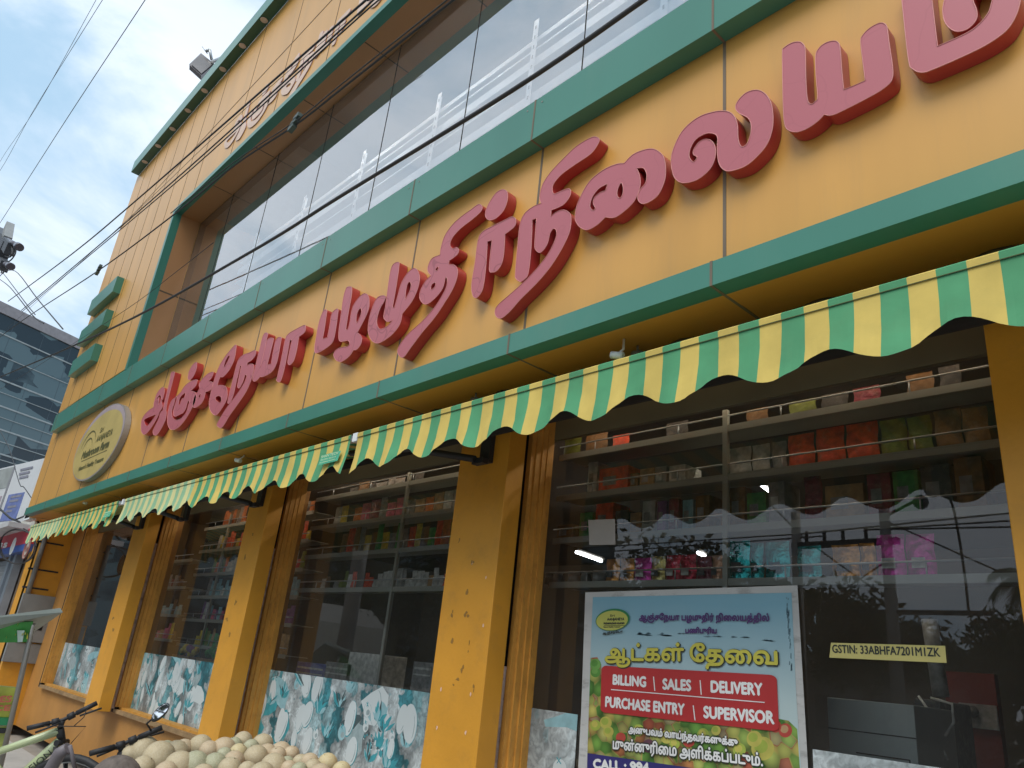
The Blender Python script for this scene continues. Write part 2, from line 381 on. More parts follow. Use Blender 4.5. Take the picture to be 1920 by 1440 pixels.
# chips and stains on the middle pillar
ch=MB(); ch2=MB()
for px,py in ((885,1055),(911,1083),(906,1173),(827,1292),(882,1302),(819,1365),(873,1374)):
    p=P(px,py,CY-.002); V=[(p.x+random.uniform(.5,1)*.009*math.cos(a),p.y,p.z+random.uniform(.6,1.3)*.012*math.sin(a)) for a in [k*2*math.pi/9 for k in range(9)]]
    ch.add(V,[tuple(range(9))])
ch.build('paint_chips',mat('bare_plaster',(.80,.55,.42),rough=.8),bld)
for px,py,w,h in ((861,1014,.012,.02),(886,1055,.022,.02),(875,1108,.02,.032),(848,1150,.016,.03),(875,1152,.03,.022),(847,1203,.022,.034),(880,1205,.006,.03),(866,1255,.02,.034),(858,1273,.025,.012),(850,1283,.012,.012),(888,1290,.01,.026),(818,1362,.01,.012),(878,1222,.006,.012),
   (474,1002,.03,.014),(459,1045,.03,.04),(442,1130,.03,.03),(425,1162,.03,.02),(430,1190,.035,.03),(212,1160,.05,.03),(212,1182,.05,.03)):
    p=P(px,py,CY-.0015)
    for q in range(4):
        ox,oz=random.uniform(-1,1)*w*.5,random.uniform(-1,1)*h*.5; k=7
        V=[(p.x+ox+random.uniform(.4,1)*w*.55*math.cos(a),p.y-.0002*q,p.z+oz+random.uniform(.4,1)*h*.55*math.sin(a)) for a in [j*2*math.pi/k for j in range(k)]]
        ch2.add(V,[tuple(range(k))])
ch2.build('glue_stains',mat('glue_stain',(.33,.17,.035),rough=.6),bld)
# ---- shop windows
wins=[(-3.315,-.62),(-6.487,-3.62),(-9.622,-6.72),(-12.99,-9.97)]
wl=['right display window with the job poster and number sticker','second display window from the right, left of the spotted pillar','third display window from the right, full of small goods','leftmost display window, beside the grey meter cabinets']
for (a,b),l in zip(wins,wl):
    w=MB()
    # left jamb as a stepped steel section, right jamb, sill and head
    w.box(a,a+.035,.645,.80,.80,3.149); w.box(a+.035,a+.05,.675,.80,.80,3.149); w.box(a+.05,a+.062,.715,.80,.80,3.149); w.box(a+.062,a+.072,.75,.80,.80,3.149)
    w.box(b-.05,b,.655,.80,.80,3.149); w.box(a+.002,b-.002,.70,.80,.775,.80)
    fr=w.build('display_window',FRM,bld,l)
    c=MB(); c.box(a-.11,a-.003,.66,.70,.74,3.149); c.build('gap',DARK,fr)  # black box paints the shade of the gap behind the pillar
    c=MB(); c.box(a-.03,b,.655,.80,.737,.775); c.build('sill',mat('weathered_sill',(.30,.19,.09),rough=.75,var=.3,vs=5,dirt=.6,dcol=(.12,.09,.06),ds=6,bump=.3),fr)
    c=MB(); c.add([(a+.01,.802,.80),(b-.01,.802,.80),(b-.01,.802,2.955),(a+.01,.802,2.955)],[(0,1,2,3)]); c.build('pane',GLS,fr)
    c=MB(); c.box(a+.05,b-.01,.797,.83,2.957,3.149); c.build('head_panel',SKYW,fr)
m=MB(); FPL=(mat('flaking_plaster',(.62,.50,.44),rough=.9,var=.3,vs=20,dirt=.7,dcol=(.15,.08,.05),ds=14))
for x_,zt_ in ((-9.640,2.6),(-6.505,2.4),(-3.332,1.6)):
    m=MB(); m.box(x_,x_+.009,.60,.655,.78,zt_); m.build('flaking_plaster_edge',FPL,bld)
for i,((a,b),nm) in enumerate(zip(wins,('right','second','third','leftmost'))):  # unseen tubes added to throw extra light on the goods
    m=MB(); m.tube([(a+.1,.885,3.066),(b-.1,.885,3.066)],.011,8); t=m.build('tube_light',mat('added_display_glow',(.9,.9,.9),emit=(1,.90,.74),es=6)); tag(t,f'added unseen slim tube light behind the lintel of the {nm} window','tube light',group='added tubes behind the lintels')
# interior shell
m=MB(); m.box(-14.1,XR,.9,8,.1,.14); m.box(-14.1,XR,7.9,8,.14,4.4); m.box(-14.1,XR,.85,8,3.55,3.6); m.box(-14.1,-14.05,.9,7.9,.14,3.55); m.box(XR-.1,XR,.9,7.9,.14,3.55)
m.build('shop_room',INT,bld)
# ================================================================= BIG SIGN
G={}
def glyph(key,ox,oy,s,outer,holes=(),word=0): G[key]=(ox,oy,s,outer,holes)
glyph('m_last',1450,0,4.085,[[(965,-150),(985,0),(1035,450),(1070,530),(1140,556),(1230,530),(1460,430),(1640,340),(1780,240),(1850,140),(1888,30),(1890,-60),(1850,-200),(1750,-290),(1600,-310),(1450,-260),(1350,-130),(1305,30),(1300,110),(1320,180),(1370,230),(1430,242),(1500,215),(1555,150),(1558,80),(1530,0),(1540,-80),(1590,-130),(1650,-110),(1680,-40),(1670,30),(1640,110),(1560,200),(1460,265),(1258,355,1),(1215,0),(1195,-160),(1140,-230),(1040,-230)]])
glyph('ya2',1450,0,4.085,[[(70,400),(85,365),(140,330),(195,320),(225,335),(245,385),(250,600),(262,760),(290,798),(325,775),(340,740),(328,580),(325,430),(350,370),(400,330),(460,313),(495,325),(512,370),(525,540),(540,688,1),(620,655),(705,618,1),(685,460),(670,320),(685,270),(740,215),(810,178),(850,182),(872,215),(890,350),(915,520),(912,600),(880,650),(780,720),(560,835),(450,883),(390,878,1),(340,930),(260,985),(180,1012),(120,1000),(90,960),(78,850),(72,600)]])
glyph('la',1060,150,4.571,[[(907,690),(935,570),(1010,430),(1140,320),(1280,272),(1380,268),(1440,300),(1475,380),(1482,500),(1500,560),(1525,572),(1560,545),(1590,460),(1592,380),(1565,325),(1490,285),(1460,240),(1480,180),(1550,110),(1640,86),(1710,115),(1760,190),(1780,290),(1775,420),(1730,550),(1640,660),(1540,740),(1420,780),(1360,770),(1320,720),(1305,640),(1303,560),(1306,500),(1290,470),(1255,457),(1200,462),(1120,510),(1072,590),(1063,660),(1098,702),(1130,662),(1100,640),(1100,600),(1150,530),(1210,508),(1260,530),(1287,590),(1280,680),(1235,770),(1140,850),(1040,882),(970,870),(925,810)]])
glyph('ai',1060,150,4.571,[[(85,1170),(110,1050),(200,880),(330,770),(440,722),(505,715,1),(580,640),(680,598),(760,592),(830,640),(858,720),(855,850),(800,980),(720,1045),(660,1060),(625,1030),(625,980),(650,930),(690,880),(698,810),(670,755),(612,758,1),(640,830),(640,920),(590,1040),(500,1130),(420,1180),(345,1175,1),(270,1245),(190,1285),(130,1265),(95,1220)]],
 [[(362,890,1),(290,930),(235,1000),(212,1080),(235,1118),(258,1100),(240,1060),(250,1010),(300,965),(345,945)],[(480,880),(497,930),(490,985),(468,1015),(445,990),(450,935)]])
glyph('ni',870,240,3.789,[[(880,80),(930,62),(962,80),(950,120),(900,185),(790,260),(700,325),(645,385),(628,430),(640,468),(700,445),(745,432),(760,455),(745,500),(700,550),(620,585,1),(618,628,1),(660,595),(710,583),(750,605),(762,650),(750,740),(700,850),(620,980),(520,1100),(400,1220),(330,1300),(270,1350),(235,1345),(220,1310),(240,1260),(330,1180),(430,1090),(520,995),(600,890),(650,790),(658,735),(637,715),(612,750),(590,830),(545,885),(510,865),(503,820),(515,642,1),(486,652,1),(478,850),(458,1030),(430,1075),(400,1092),(370,1070),(365,1030),(385,800),(400,680),(430,610),(490,560),(548,535,1),(538,490),(560,400),(620,310),(720,205),(800,130)]])
glyph('r',870,240,3.789,[[(60,1180),(55,1110),(80,950),(100,800),(130,740),(200,700),(290,655),(340,632),(368,650),(360,700),(292,755,1),(285,880),(270,960),(240,1010),(205,1025),(180,1000),(200,797,1),(168,807,1),(155,1000),(135,1140),(100,1200),(75,1205)],[(153,605),(175,540),(230,460),(280,437),(308,460),(308,520),(280,590),(230,640),(185,655),(160,640)]])
glyph('ti',740,340,4.235,[[(600,230),(665,183),(695,200),(685,240),(620,300),(530,370),(465,440),(440,500),(460,535),(490,525),(510,545),(495,585),(432,632,1),(430,660,1),(470,665),(500,700),(495,770),(460,860),(400,960),(320,1080),(220,1200),(130,1320),(70,1398),(30,1375),(30,1320),(100,1220),(220,1110),(310,1010),(370,920),(410,840),(418,780),(405,765),(382,850),(330,920),(270,970),(230,972),(200,930),(205,870),(240,800),(288,748,1),(263,710),(270,660),(300,610),(360,585,1),(370,520),(400,430),(460,345),(530,280)]],
 [[(325,805),(320,838),(292,862),(288,842),(300,815)],[(349,678),(342,703),(325,710),(330,690)]])
glyph('mu',580,500,7.2,[[(930,410),(990,390),(1030,405),(1012,470),(960,560),(920,680),(915,780),(950,840),(1000,835),(1070,790),(1125,722,1),(1060,745),(1010,700),(1008,640),(1030,520),(1060,300),(1085,120),(1115,0),(1150,-45),(1190,-60),(1215,-20),(1170,300),(1125,550,1),(1150,552,1),(1195,390),(1240,230),(1300,120),(1350,60),(1410,20),(1460,50),(1490,130),(1485,220),(1450,340),(1380,480),(1255,640,1),(1230,760),(1170,860),(1080,950),(960,1025),(890,1030),(830,980),(795,880),(800,760),(830,620),(880,480)]],
 [[(1355,205),(1375,240),(1360,320),(1320,400),(1298,440),(1305,330),(1325,240)]])
glyph('zha',580,500,7.2,[[(500,290),(540,270),(575,285),(570,400),(530,620),(495,850,1),(512,853,1),(540,780),(580,560),(640,450),(700,385),(750,362),(790,385),(810,450),(805,560),(770,660),(700,800),(650,890,1),(700,940),(710,990),(690,1060),(640,1120),(600,1125,1),(550,1200),(480,1260),(420,1285),(360,1260),(330,1200),(345,1140),(390,1105),(460,1085),(515,1078),(545,1040),(525,998),(480,1005),(430,1012),(400,980),(400,860),(430,640),(460,420)]],
 [[(695,560),(705,610),(680,690),(640,760),(635,700),(650,620),(675,575)]])
glyph('pa',580,500,7.2,[[(170,640),(195,590),(220,577),(240,600),(232,660),(205,850),(180,978,1),(245,955,1),(275,800),(300,650),(330,600),(375,568),(392,590),(380,700),(350,900),(315,1020),(230,1100),(100,1168),(70,1125),(85,1000),(125,780)]])
glyph('aa',370,600,6.546,[[(970,730),(985,690),(1040,440),(1080,240),(1120,170),(1200,120),(1310,65),(1330,85),(1320,150),(1248,207,1),(1240,260),(1220,380),(1185,500),(1140,552),(1112,530),(1120,450),(1162,243,1),(1135,252,1),(1110,400),(1060,640),(1020,755),(985,755)]])
glyph('ya1',370,600,6.546,[[(795,230),(820,170),(845,155),(868,170),(855,230),(810,430),(778,578,1),(800,480),(850,270),(885,225),(930,225),(935,250),(900,400),(862,550,1),(905,540,1),(930,400),(960,260),(990,215),(1030,212),(1030,250),(1000,420),(975,530),(930,620),(860,675),(790,700),(775,690,1),(740,735),(700,755),(680,720),(700,620),(760,380)]])
glyph('na',370,600,6.546,[[(560,430),(640,400),(700,372),(720,385),(710,440),(670,490),(615,525,1),(610,558,1),(650,540),(690,550),(690,620),(660,740),(600,880),(500,1030),(400,1170),(305,1318),(250,1305),(245,1270),(300,1170),(380,1050),(480,920),(560,800),(605,700),(600,675),(585,680),(560,760),(520,835),(495,820),(505,740),(542,558,1),(525,562,1),(510,640),(480,760),(450,900),(410,1010),(380,1025),(375,1000),(400,880),(440,720),(480,560),(510,480)]])
glyph('ee',370,600,6.546,[[(380,400),(440,330),(475,305),(475,370),(450,500),(390,620),(320,695),(285,697,1),(262,750),(246,808,1),(290,800),(350,820),(368,880),(360,980),(300,1090),(240,1165),(200,1160),(160,1110),(145,1040),(155,950),(200,760),(260,590),(320,480)]],
 [[(400,435),(385,480),(350,550),(325,580),(340,520),(375,450)],[(230,945),(265,930),(295,950),(290,1010),(260,1010),(225,980)]])
glyph('ca',250,660,9,[[(1110,560),(1130,500),(1200,420),(1270,360),(1345,335),(1345,380),(1320,440),(1267,497,1),(1310,500),(1345,530),(1335,600),(1290,650),(1220,672,1),(1210,720),(1190,800),(1140,880),(1060,935),(1010,930),(1000,880),(1030,760),(1080,680),(1120,610)]],[[(1140,705),(1130,750),(1100,780),(1108,740)]])
glyph('nya',250,660,9,[[(900,545),(980,490),(1070,467),(1080,500),(1050,580),(972,652,1),(1040,680),(1060,720),(1050,830),(1000,930),(930,1060),(850,1180),(740,1290),(640,1310),(590,1250),(577,1150),(590,1000),(640,830),(740,740),(800,680),(850,600)],[(922,420),(940,330),(1000,220),(1060,170),(1075,210),(1060,310),(1010,420),(955,472),(925,460)]],
 [[(720,760),(680,900),(650,1010),(665,1110),(730,1150),(810,1115),(890,1020),(930,900),(945,830),(922,835),(885,960),(840,1030),(815,1040),(740,1080),(695,1085),(675,1040),(692,930),(735,790)],[(880,690),(820,730),(780,800),(765,890),(792,870),(822,790),(860,770)]])
glyph('a',250,660,9,[[(130,1290),(140,1160),(190,1060),(280,970),(340,930),(350,850),(400,700),(480,600),(520,610),(525,680),(500,790),(480,840),(490,930),(440,1020),(410,1100),(330,1240),(240,1360),(180,1395),(140,1350)],[(640,350),(690,335),(697,370),(650,560),(590,790),(555,970),(560,1040),(540,1150),(480,1280),(400,1400),(345,1395),(332,1330),(370,1240),(430,1120),(460,1020),(500,970),(530,830),(570,680),(610,500)]],
 [[(375,1055),(200,1130),(190,1200),(230,1250),(290,1190),(370,1080)],[(455,725),(410,765),(382,830),(400,795),(438,765),(425,890),(445,860),(470,780)]])
DL=-.072
def gl_world(key):
    ox,oy,s,outer,holes=G[key]
    def cv(pl):
        o=[]
        for p in pl:
            w=P(ox+p[0]/s,oy+p[1]/s,DL); o.append((w.x,w.z)+((1,) if len(p)>2 else ()))
        return catmull(o,5)
    return [cv(p) for p in outer],[cv(p) for p in holes]
sg=thing('shop_sign','large raised dark pink Tamil lettering across the yellow fascia between the green bands','sign',(-4,-.02,3.5))
GW={}
TL={'m_last':'letter at the right end, cut by the frame','ya2':'second letter from the right, three prongs'}
for k in G:
    V,T=fill(*gl_world(k)); GW[k]=(V,T)
    m=MB(); extrude(m,V,T,lambda x,y:Vector((x,DL,y)),lambda x,y:Vector((x,-.003,y)))
    lo=m.build('raised_letter',[FACE2 if k in('m_last','ya2','la','ai','ni') else FACE,RED],sg,TL.get(k))
    m=MB()
    for pl in sum(gl_world(k),[]): m.tube([Vector((q[0],DL-.0005,q[1])) for q in pl+pl[:1]],.0022,4,False)
    m.build('edge_highlight',mat('edge_highlight_pale',(.62,.24,.22),rough=.4),lo)  # pale rim paints a highlight along the letter edges
# upper sign: same lettering, lilac, above the recessed window
LIL=mat('lilac_letter_face',(.70,.50,.38),rough=.5); LILS=mat('lilac_letter_side',(.50,.34,.42),rough=.5)
us=thing('upper_sign','faded lilac Tamil lettering on the upper yellow wall, crossed by overhead wires','sign',(-6,-.02,7.6))
x0a,z0a=P(264,800,DL).x,P(270,812,DL).z
q0=P(416,284,-.02); sc_=.84
for k in ('a','nya','ca','ee','na','ya1','aa','pa','zha'):
    V,T=GW[k]; m=MB()
    f=lambda x,y,d:Vector((q0.x+(x-x0a)*sc_,d,q0.z+(y-z0a)*sc_*1.0))
    extrude(m,V,T,lambda x,y:f(x,y,-.012),lambda x,y:f(x,y,-.002))
    m.build('raised_letter',[LIL,LILS],us)
# oval logo sign
ov=thing('oval_sign','oval cream shop logo sign with silver rim at the left end of the fascia','sign',(-10.72,-.05,3.83))
def ell(cx,cz,a,b,n=64,y=-.1): return [(cx+a*math.cos(2*math.pi*i/n),y,cz+b*math.sin(2*math.pi*i/n)) for i in range(n)]
CX,CZ=-10.70,3.825
m=MB(); e1=ell(CX,CZ,1.03,.50,y=-.072); e2=ell(CX,CZ,1.03,.50,y=-.004); n=64
m.add(e1+e2,[(i,(i+1)%n,n+(i+1)%n,n+i) for i in range(n)],True); m.add(e1,[tuple(range(n))])
m.build('rim',mat('rim_steel',(.33,.31,.29),rough=.4,metal=.3,dirt=.3),ov)
m=MB(); m.add(ell(CX-.01,CZ-.03,.985,.45,y=-.0745),[tuple(range(n))]); m.add(ell(CX,CZ,1.018,.488,y=-.0735),[tuple(range(n))])
m.m=[0,1]; m.build('face',[mat('logo_cream',(.50,.38,.125),rough=.45,dirt=.2),mat('logo_mauve_border',(.40,.32,.33),rough=.45)],ov)
def logo(mb,c,w,up,sw,y,lines):
    for s,x0,x1,z,h in lines:
        text(mb,s,c+Vector((x0*w,0,z*up)),c+Vector((x1*w,0,z*up)),h*up,bold=h*up*.05,off=.0)
m=MB(); c=Vector((CX-.03,-.0765,CZ-.03))
text(m,'Sri',c+Vector((.0,0,.16)),c+Vector((.14,0,.16)),.07,bold=.004)
text(m,'AANJANEYA',c+Vector((-.05,0,.04)),c+Vector((.62,0,.04)),.085,bold=.004)
text(m,'Mushroom Farm',c+Vector((-.55,0,-.12)),c+Vector((.62,0,-.12)),.10,bold=.012)
text(m,"Nature's Healthy Treasure",c+Vector((-.52,0,-.29)),c+Vector((.58,0,-.29)),.06,bold=.004)
m.box(c.x-.5,c.x+.62,c.y,c.y+.001,c.z-.165,c.z-.155)
for r0,cx_,cz_ in ((.30,-.42,-.06),(.2,-.42,-.06)):
    pts=[(c.x+cx_+r0*1.15*math.cos(a),c.y-.001,c.z+cz_+r0*math.sin(a)) for a in [math.pi*(.10+.85*i/14) for i in range(15)]]
    for i in range(14):
        t=.006+.016*math.sin(math.pi*i/14); a,b=Vector(pts[i]),Vector(pts[i+1]); m.add([a,b,b+Vector((0,0,t)),a+Vector((0,0,t))],[(0,1,2,3)])
m.build('lettering',mat('logo_olive_ink',(.09,.085,.02),rough=.5),ov)
# ================================================================= AWNINGS
AG=mat('awning_green_stripe',(.09,.31,.15),rough=.75,bump=.35,bs=7,var=.14,vs=5,dirt=.35,dcol=(.12,.22,.10),ds=3,spec=.25); AY=mat('awning_yellow_stripe',(.62,.46,.12),rough=.75,bump=.35,bs=7,var=.12,vs=5,dirt=.40,dcol=(.42,.33,.10),ds=3,spec=.25)
AYF=mat('awning_faded_yellow',(.62,.58,.27),rough=.75,var=.1,spec=.25); AGF=mat('awning_faded_green',(.27,.46,.27),rough=.75,var=.1,spec=.25)
def awning(xa,xb,label,fade,tagbox,arms):
    t=thing('awning',label,'awning',((xa+xb)/2,.3,3.0),'striped awnings under the lower green band')
    AYy=-.12; per=.404; sw=.0865
    ph=-1.045
    def zb(x):   # scalloped lower edge
        c=math.cos(2*math.pi*(x-ph)/per); return 2.63+.034*c+.012*max(0,c)
    xs=[]; k0=math.floor(xa/sw); x=xa; 
    brk=[xa]+[k*sw for k in range(k0+1,int(math.ceil(xb/sw)))]+[xb]
    m=MB(); zr=[2.838,2.80,2.75,2.70,0]
    for bi in range(len(brk)-1):
        a,b=brk[bi],brk[bi+1]; idx=int(math.floor(((a+b)/2)/sw))%2
        m.cur=idx
        if fade and (a-xa)<(xb-xa)*.42 and fade>0: m.cur=idx+2
        n=4
        for k in range(n):
            p,q=a+(b-a)*k/n,a+(b-a)*(k+1)/n
            V=[]
            for x in (p,q):
                for j,z in enumerate(zr):
                    z_=zb(x) if j==4 else z
                    y=AYy-.008+.012*math.sin((x-xa)*5.1+1)*(.1+(2.838-z_)*5)*.35-.02*((2.838-z_)/.2)**2-.007*math.sin(x*23+3*math.sin(x*2.1))*(2.838-z_)*5-.003*math.sin(x*51+z_*60)*(2.838-z_)*5
                    V.append((x,y,z_))
            V2=V; L=len(zr)
            m.add(V2,[(i,i+1,L+i+1,L+i) for i in range(L-1)],True)
        # strip over the front bar
        m.add([(a,AYy-.012,2.838),(a,AYy-.014,2.862),(a,AYy-.002,2.872),(a,AYy+.05,2.882),(b,AYy-.012,2.838),(b,AYy-.014,2.862),(b,AYy-.002,2.872),(b,AYy+.05,2.882)],[(0,1,5,4),(1,2,6,5),(2,3,7,6)],False)
        m.add([(a,AYy+.05,2.882),(b,AYy+.05,2.882),(b,.40,2.97),(a,.40,2.97)],[(0,1,2,3)])
    # weld is not needed: the strips share their edges
    m.build('canopy',[AG,AY,AGF,AYF],t)
    s=MB(); s.box(xa,xb,AYy-.0138,AYy-.0125,2.8365,2.8385); s.build('seam',mat('awning_seam',(.10,.12,.04),rough=.8),t)
    b_=MB(); b_.box(xa+.01,xb-.01,AYy-.004,AYy+.045,2.835,2.868); b_.build('front_bar',WHT,t)
    r=MB(); r.tube([(xa+.02,.40,2.93),(xb-.02,.40,2.93)],.035,12); r.build('roller',DARK,t)
    for ax in arms:
        a_=MB(); a_.box(ax-.045,ax+.045,.415,.45,2.74,3.0); a_.box(ax-.06,ax+.04,.37,.415,2.725,2.76); a_.tube([(ax-.02,.36,2.75),(ax-.55,.24,2.86),(ax-1.05,.10,2.86)],.022,8); a_.build('folding_arm',BLK,t)
    if tagbox:
        L_=MB(); y=AYy-.034; x1=xb-.03; L_.add([(x1-.26,y,2.765),(x1-.02,y,2.765),(x1-.02,y-.012,2.695),(x1-.26,y-.012,2.695)],[(0,1,2,3)])
        g_=L_.build('maker_label',mat('label_green',(.07,.40,.24),rough=.7),t)
        T_=MB(); text(T_,'SHAN TECH',(x1-.25,y-.008,2.742),(x1-.04,y-.008,2.742),.018); text(T_,'96290 06216',(x1-.24,y-.012,2.722),(x1-.05,y-.012,2.722),.009); text(T_,'ROOFING WORKS',(x1-.24,y-.015,2.704),(x1-.05,y-.015,2.704),.008)
        T_.build('lettering',mat('label_cream',(.75,.75,.45),rough=.7),g_)
awning(-4.045,1.4,'nearest striped awning on the right, crossing the whole right window',0,False,(-3.45,))
awning(-8.545,-4.125,'middle striped awning with a green maker label at its right end',1,True,(-6.54,-8.3))
awning(-12.76,-8.765,'leftmost striped awning, most faded, reaching the corner pillar',1,True,(-9.7,))
for x,l in ((-4.085,'small white bracket box in the gap between the right and middle awnings'),(-8.65,'small white bracket box in the gap between the middle and left awnings')):
    m=MB(); m.box(x-.03,x+.025,-.125,-.07,2.82,2.875); m.tube([(x,-.08,2.84),(x,.4,2.93)],.012,8); tag(m.build('awning_end_bracket',WHT),l,'bracket','bracket boxes between awnings')
# ================================================================= POSTER
def Q(u,v,d=0): # coordinates of the close-up of the poster
    return P(1080+u/4.114,1090+v/4.114,.790-d)
po=thing('job_poster','large job vacancy poster with blue sky, yellow and red Tamil and English lettering','poster',P(1300,1300,.79))
def quad(mb,pts): mb.add(pts,[tuple(range(len(pts)))])
def ext(u0,v0,u1,v1,v): return u0+(u1-u0)*(v-v0)/(v1-v0)
m=MB(); quad(m,[Q(72,85),Q(1708,30),Q(1790,1440),Q(1830,2000),Q(-10,1950),Q(40,1000)]); m.build('backing_paper',mat('torn_white_paper',(.55,.55,.53),rough=.8,var=.1,vs=9,dirt=.75,dcol=(.17,.16,.15),ds=22,stretch=(.3,1,1)),po)
ft=MB(); quad(ft,[Q(130,122,.002),Q(1662,88,.002),Q(1700,900,.002),Q(1735,1440,.002),Q(1765,2000,.002),Q(75,1950,.002),Q(90,1440,.002),Q(105,700,.002)])
def skymat():
    m_,t=nt('poster_sky_print'); L=t.links.new; out=N(t,'ShaderNodeOutputMaterial'); b=N(t,'ShaderNodeBsdfPrincipled'); L(b.outputs[0],out.inputs[0])
    tc=N(t,'ShaderNodeTexCoord'); sp=N(t,'ShaderNodeSeparateXYZ'); L(tc.outputs['Object'],sp.inputs[0])
    nz=N(t,'ShaderNodeTexNoise'); nz.inputs['Scale'].default_value=4; L(tc.outputs['Object'],nz.inputs[0])
    ad=N(t,'ShaderNodeMath',operation='MULTIPLY_ADD'); ad.inputs[1].default_value=.10; L(nz.outputs[0],ad.inputs[0]); L(sp.outputs[2],ad.inputs[2])
    mr=N(t,'ShaderNodeMapRange'); mr.inputs[1].default_value=1.60; mr.inputs[2].default_value=2.02; L(ad.outputs[0],mr.inputs[0])
    r=N(t,'ShaderNodeValToRGB'); e=r.color_ramp.elements; e[0].color=(.50,.62,.62,1); e[1].color=(.22,.44,.54,1); L(mr.outputs[0],r.inputs[0]); L(r.outputs[0],b.inputs['Base Color']); b.inputs['Roughness'].default_value=.45
    return m_
ft.build('printed_sheet',skymat(),po)
# printed fruit along the foot of the sheet
fr=MB(); FM=[mat('print_'+n_,c_,rough=.5,var=.2,vs=12) for n_,c_ in (('leaf',(.10,.28,.05)),('lime',(.36,.44,.07)),('lemon',(.52,.47,.10)),('tomato',(.50,.07,.05)),('peach',(.52,.32,.16)),('grass',(.16,.36,.08)),('plum',(.12,.05,.07)))]
def fruitmat():
    m_,t=nt('print_blurred_fruit'); L=t.links.new; out=N(t,'ShaderNodeOutputMaterial'); b=N(t,'ShaderNodeBsdfPrincipled'); L(b.outputs[0],out.inputs[0])
    tc=N(t,'ShaderNodeTexCoord'); v=N(t,'ShaderNodeTexVoronoi',feature='SMOOTH_F1'); v.inputs['Scale'].default_value=17; v.inputs['Smoothness'].default_value=.25; L(tc.outputs['Object'],v.inputs[0])
    sp=N(t,'ShaderNodeSeparateColor'); L(v.outputs['Color'],sp.inputs[0]); r=N(t,'ShaderNodeValToRGB'); L(sp.outputs[0],r.inputs[0])
    e=r.color_ramp.elements; e[0].color=(.08,.22,.04,1); e[1].color=(.50,.42,.14,1)
    for p_,c_ in ((.22,(.16,.34,.06,1)),(.40,(.42,.48,.12,1)),(.55,(.55,.48,.12,1)),(.66,(.50,.10,.06,1)),(.74,(.52,.40,.22,1)),(.82,(.30,.42,.10,1))):
        q=r.color_ramp.elements.new(p_); q.color=c_
    mr=N(t,'ShaderNodeMapRange'); mr.inputs[1].default_value=.15; mr.inputs[2].default_value=.8; mr.inputs[3].default_value=1.15; mr.inputs[4].default_value=.35; L(v.outputs['Distance'],mr.inputs[0])
    mu=N(t,'ShaderNodeMix',data_type='RGBA',blend_type='MULTIPLY'); mu.inputs[0].default_value=1; L(r.outputs[0],mu.inputs[6]); L(mr.outputs[0],mu.inputs[7]); L(mu.outputs[2],b.inputs['Base Color']); b.inputs['Roughness'].default_value=.45
    return m_
m=MB()
quad(m,[Q(112,590,.0025),Q(165,585,.0025),Q(195,640,.0025),Q(200,800,.0025),Q(330,1010,.0025),Q(800,1075,.0025),Q(1300,1125,.0025),Q(1560,1060,.0025),Q(1640,1075,.0025),Q(1706,1140,.0025),Q(1735,1560,.0025),Q(88,1330,.0025)])
m.build('printed_fruit_bed',fruitmat(),po)
rnd=random.Random(3); d=.003
cnt=0
for it in range(0):
    v=rnd.uniform(620,1360); u=rnd.uniform(100,1690)
    left=100 if v>700 else 100
    lim=1000 if u>340 else 640
    if u>340 and v<1010: continue
    if u<340 and u>195 and v<1000: continue
    if u>1560 and v<1120: continue
    r_=rnd.choice((28,45,60,75)); mi=rnd.choice((0,1,1,2,2,3,4,5,5,6)); 
    u=max(95+r_*.6,min(u,1668-r_))
    fr.cur=mi; d+=.000005; n_=14
    fr.add([Q(u+r_*math.cos(2*math.pi*k/n_),v+r_*1.05*math.sin(2*math.pi*k/n_),d) for k in range(n_)],[tuple(range(n_))])
    fr.cur={1:2,2:2,3:4,4:2,0:5,5:1,6:3}[mi]; d+=.000005
    fr.add([Q(u-r_*.25+r_*.45*math.cos(2*math.pi*k/n_),v-r_*.25+r_*.45*math.sin(2*math.pi*k/n_),d) for k in range(n_)],[tuple(range(n_))])
for u,v,r_,mi,m2 in ((1440,1290,88,2,1),(1375,1215,60,2,1),(1615,1150,52,3,4),(1540,1120,45,3,3),(1260,1300,50,1,2),(980,1180,45,1,2),(700,1200,50,2,2),(480,1150,45,1,2),(230,1090,46,2,1),(150,1110,40,1,2),(870,1230,48,3,4),(345,1205,38,3,3),(560,1270,50,6,6),(760,1255,40,1,2),(250,1160,40,2,1),(150,700,38,0,5),(150,640,42,5,0),(1080,1150,36,2,1)):
    n_=20; fr=MB(); fr.cur=mi; d+=.00002; fr.add([Q(u+r_*math.cos(2*math.pi*k/n_),v+r_*1.05*math.sin(2*math.pi*k/n_),d) for k in range(n_)],[tuple(range(n_))])
    fr.cur=m2; d+=.00002; fr.add([Q(u-r_*.15+r_*.6*math.cos(2*math.pi*k/n_),v-r_*.2+r_*.6*math.sin(2*math.pi*k/n_),d) for k in range(n_)],[tuple(range(n_))]); fr.build('printed_fruit',FM,po)
m=MB(); quad(m,[Q(88,1325,.0075),Q(1735,1560,.0075),Q(1765,2000,.0075),Q(75,1950,.0075)]); m.build('navy_footer',mat('print_navy',(.035,.03,.17),rough=.5),po)
m=MB()
c4=[Q(205,650),Q(1555,725),Q(1575,1160),Q(195,1010)]
rr=[]
def lerp4(s,t): return (c4[0]*(1-s)+c4[1]*s)*(1-t)+(c4[3]*(1-s)+c4[2]*s)*t
for cx_,cy_,a0 in ((.035,.09,180),(.965,.09,270),(.965,.91,0),(.035,.91,90)):
    for k in range(6):
        a=math.radians(a0+k*18); rr.append(lerp4(cx_+.035*math.cos(a),cy_+.09*math.sin(a))+Vector((0,-.008,0)))
quad(m,rr); m.build('red_panel',mat('print_red',(.48,.035,.035),rough=.45,var=.06),po)
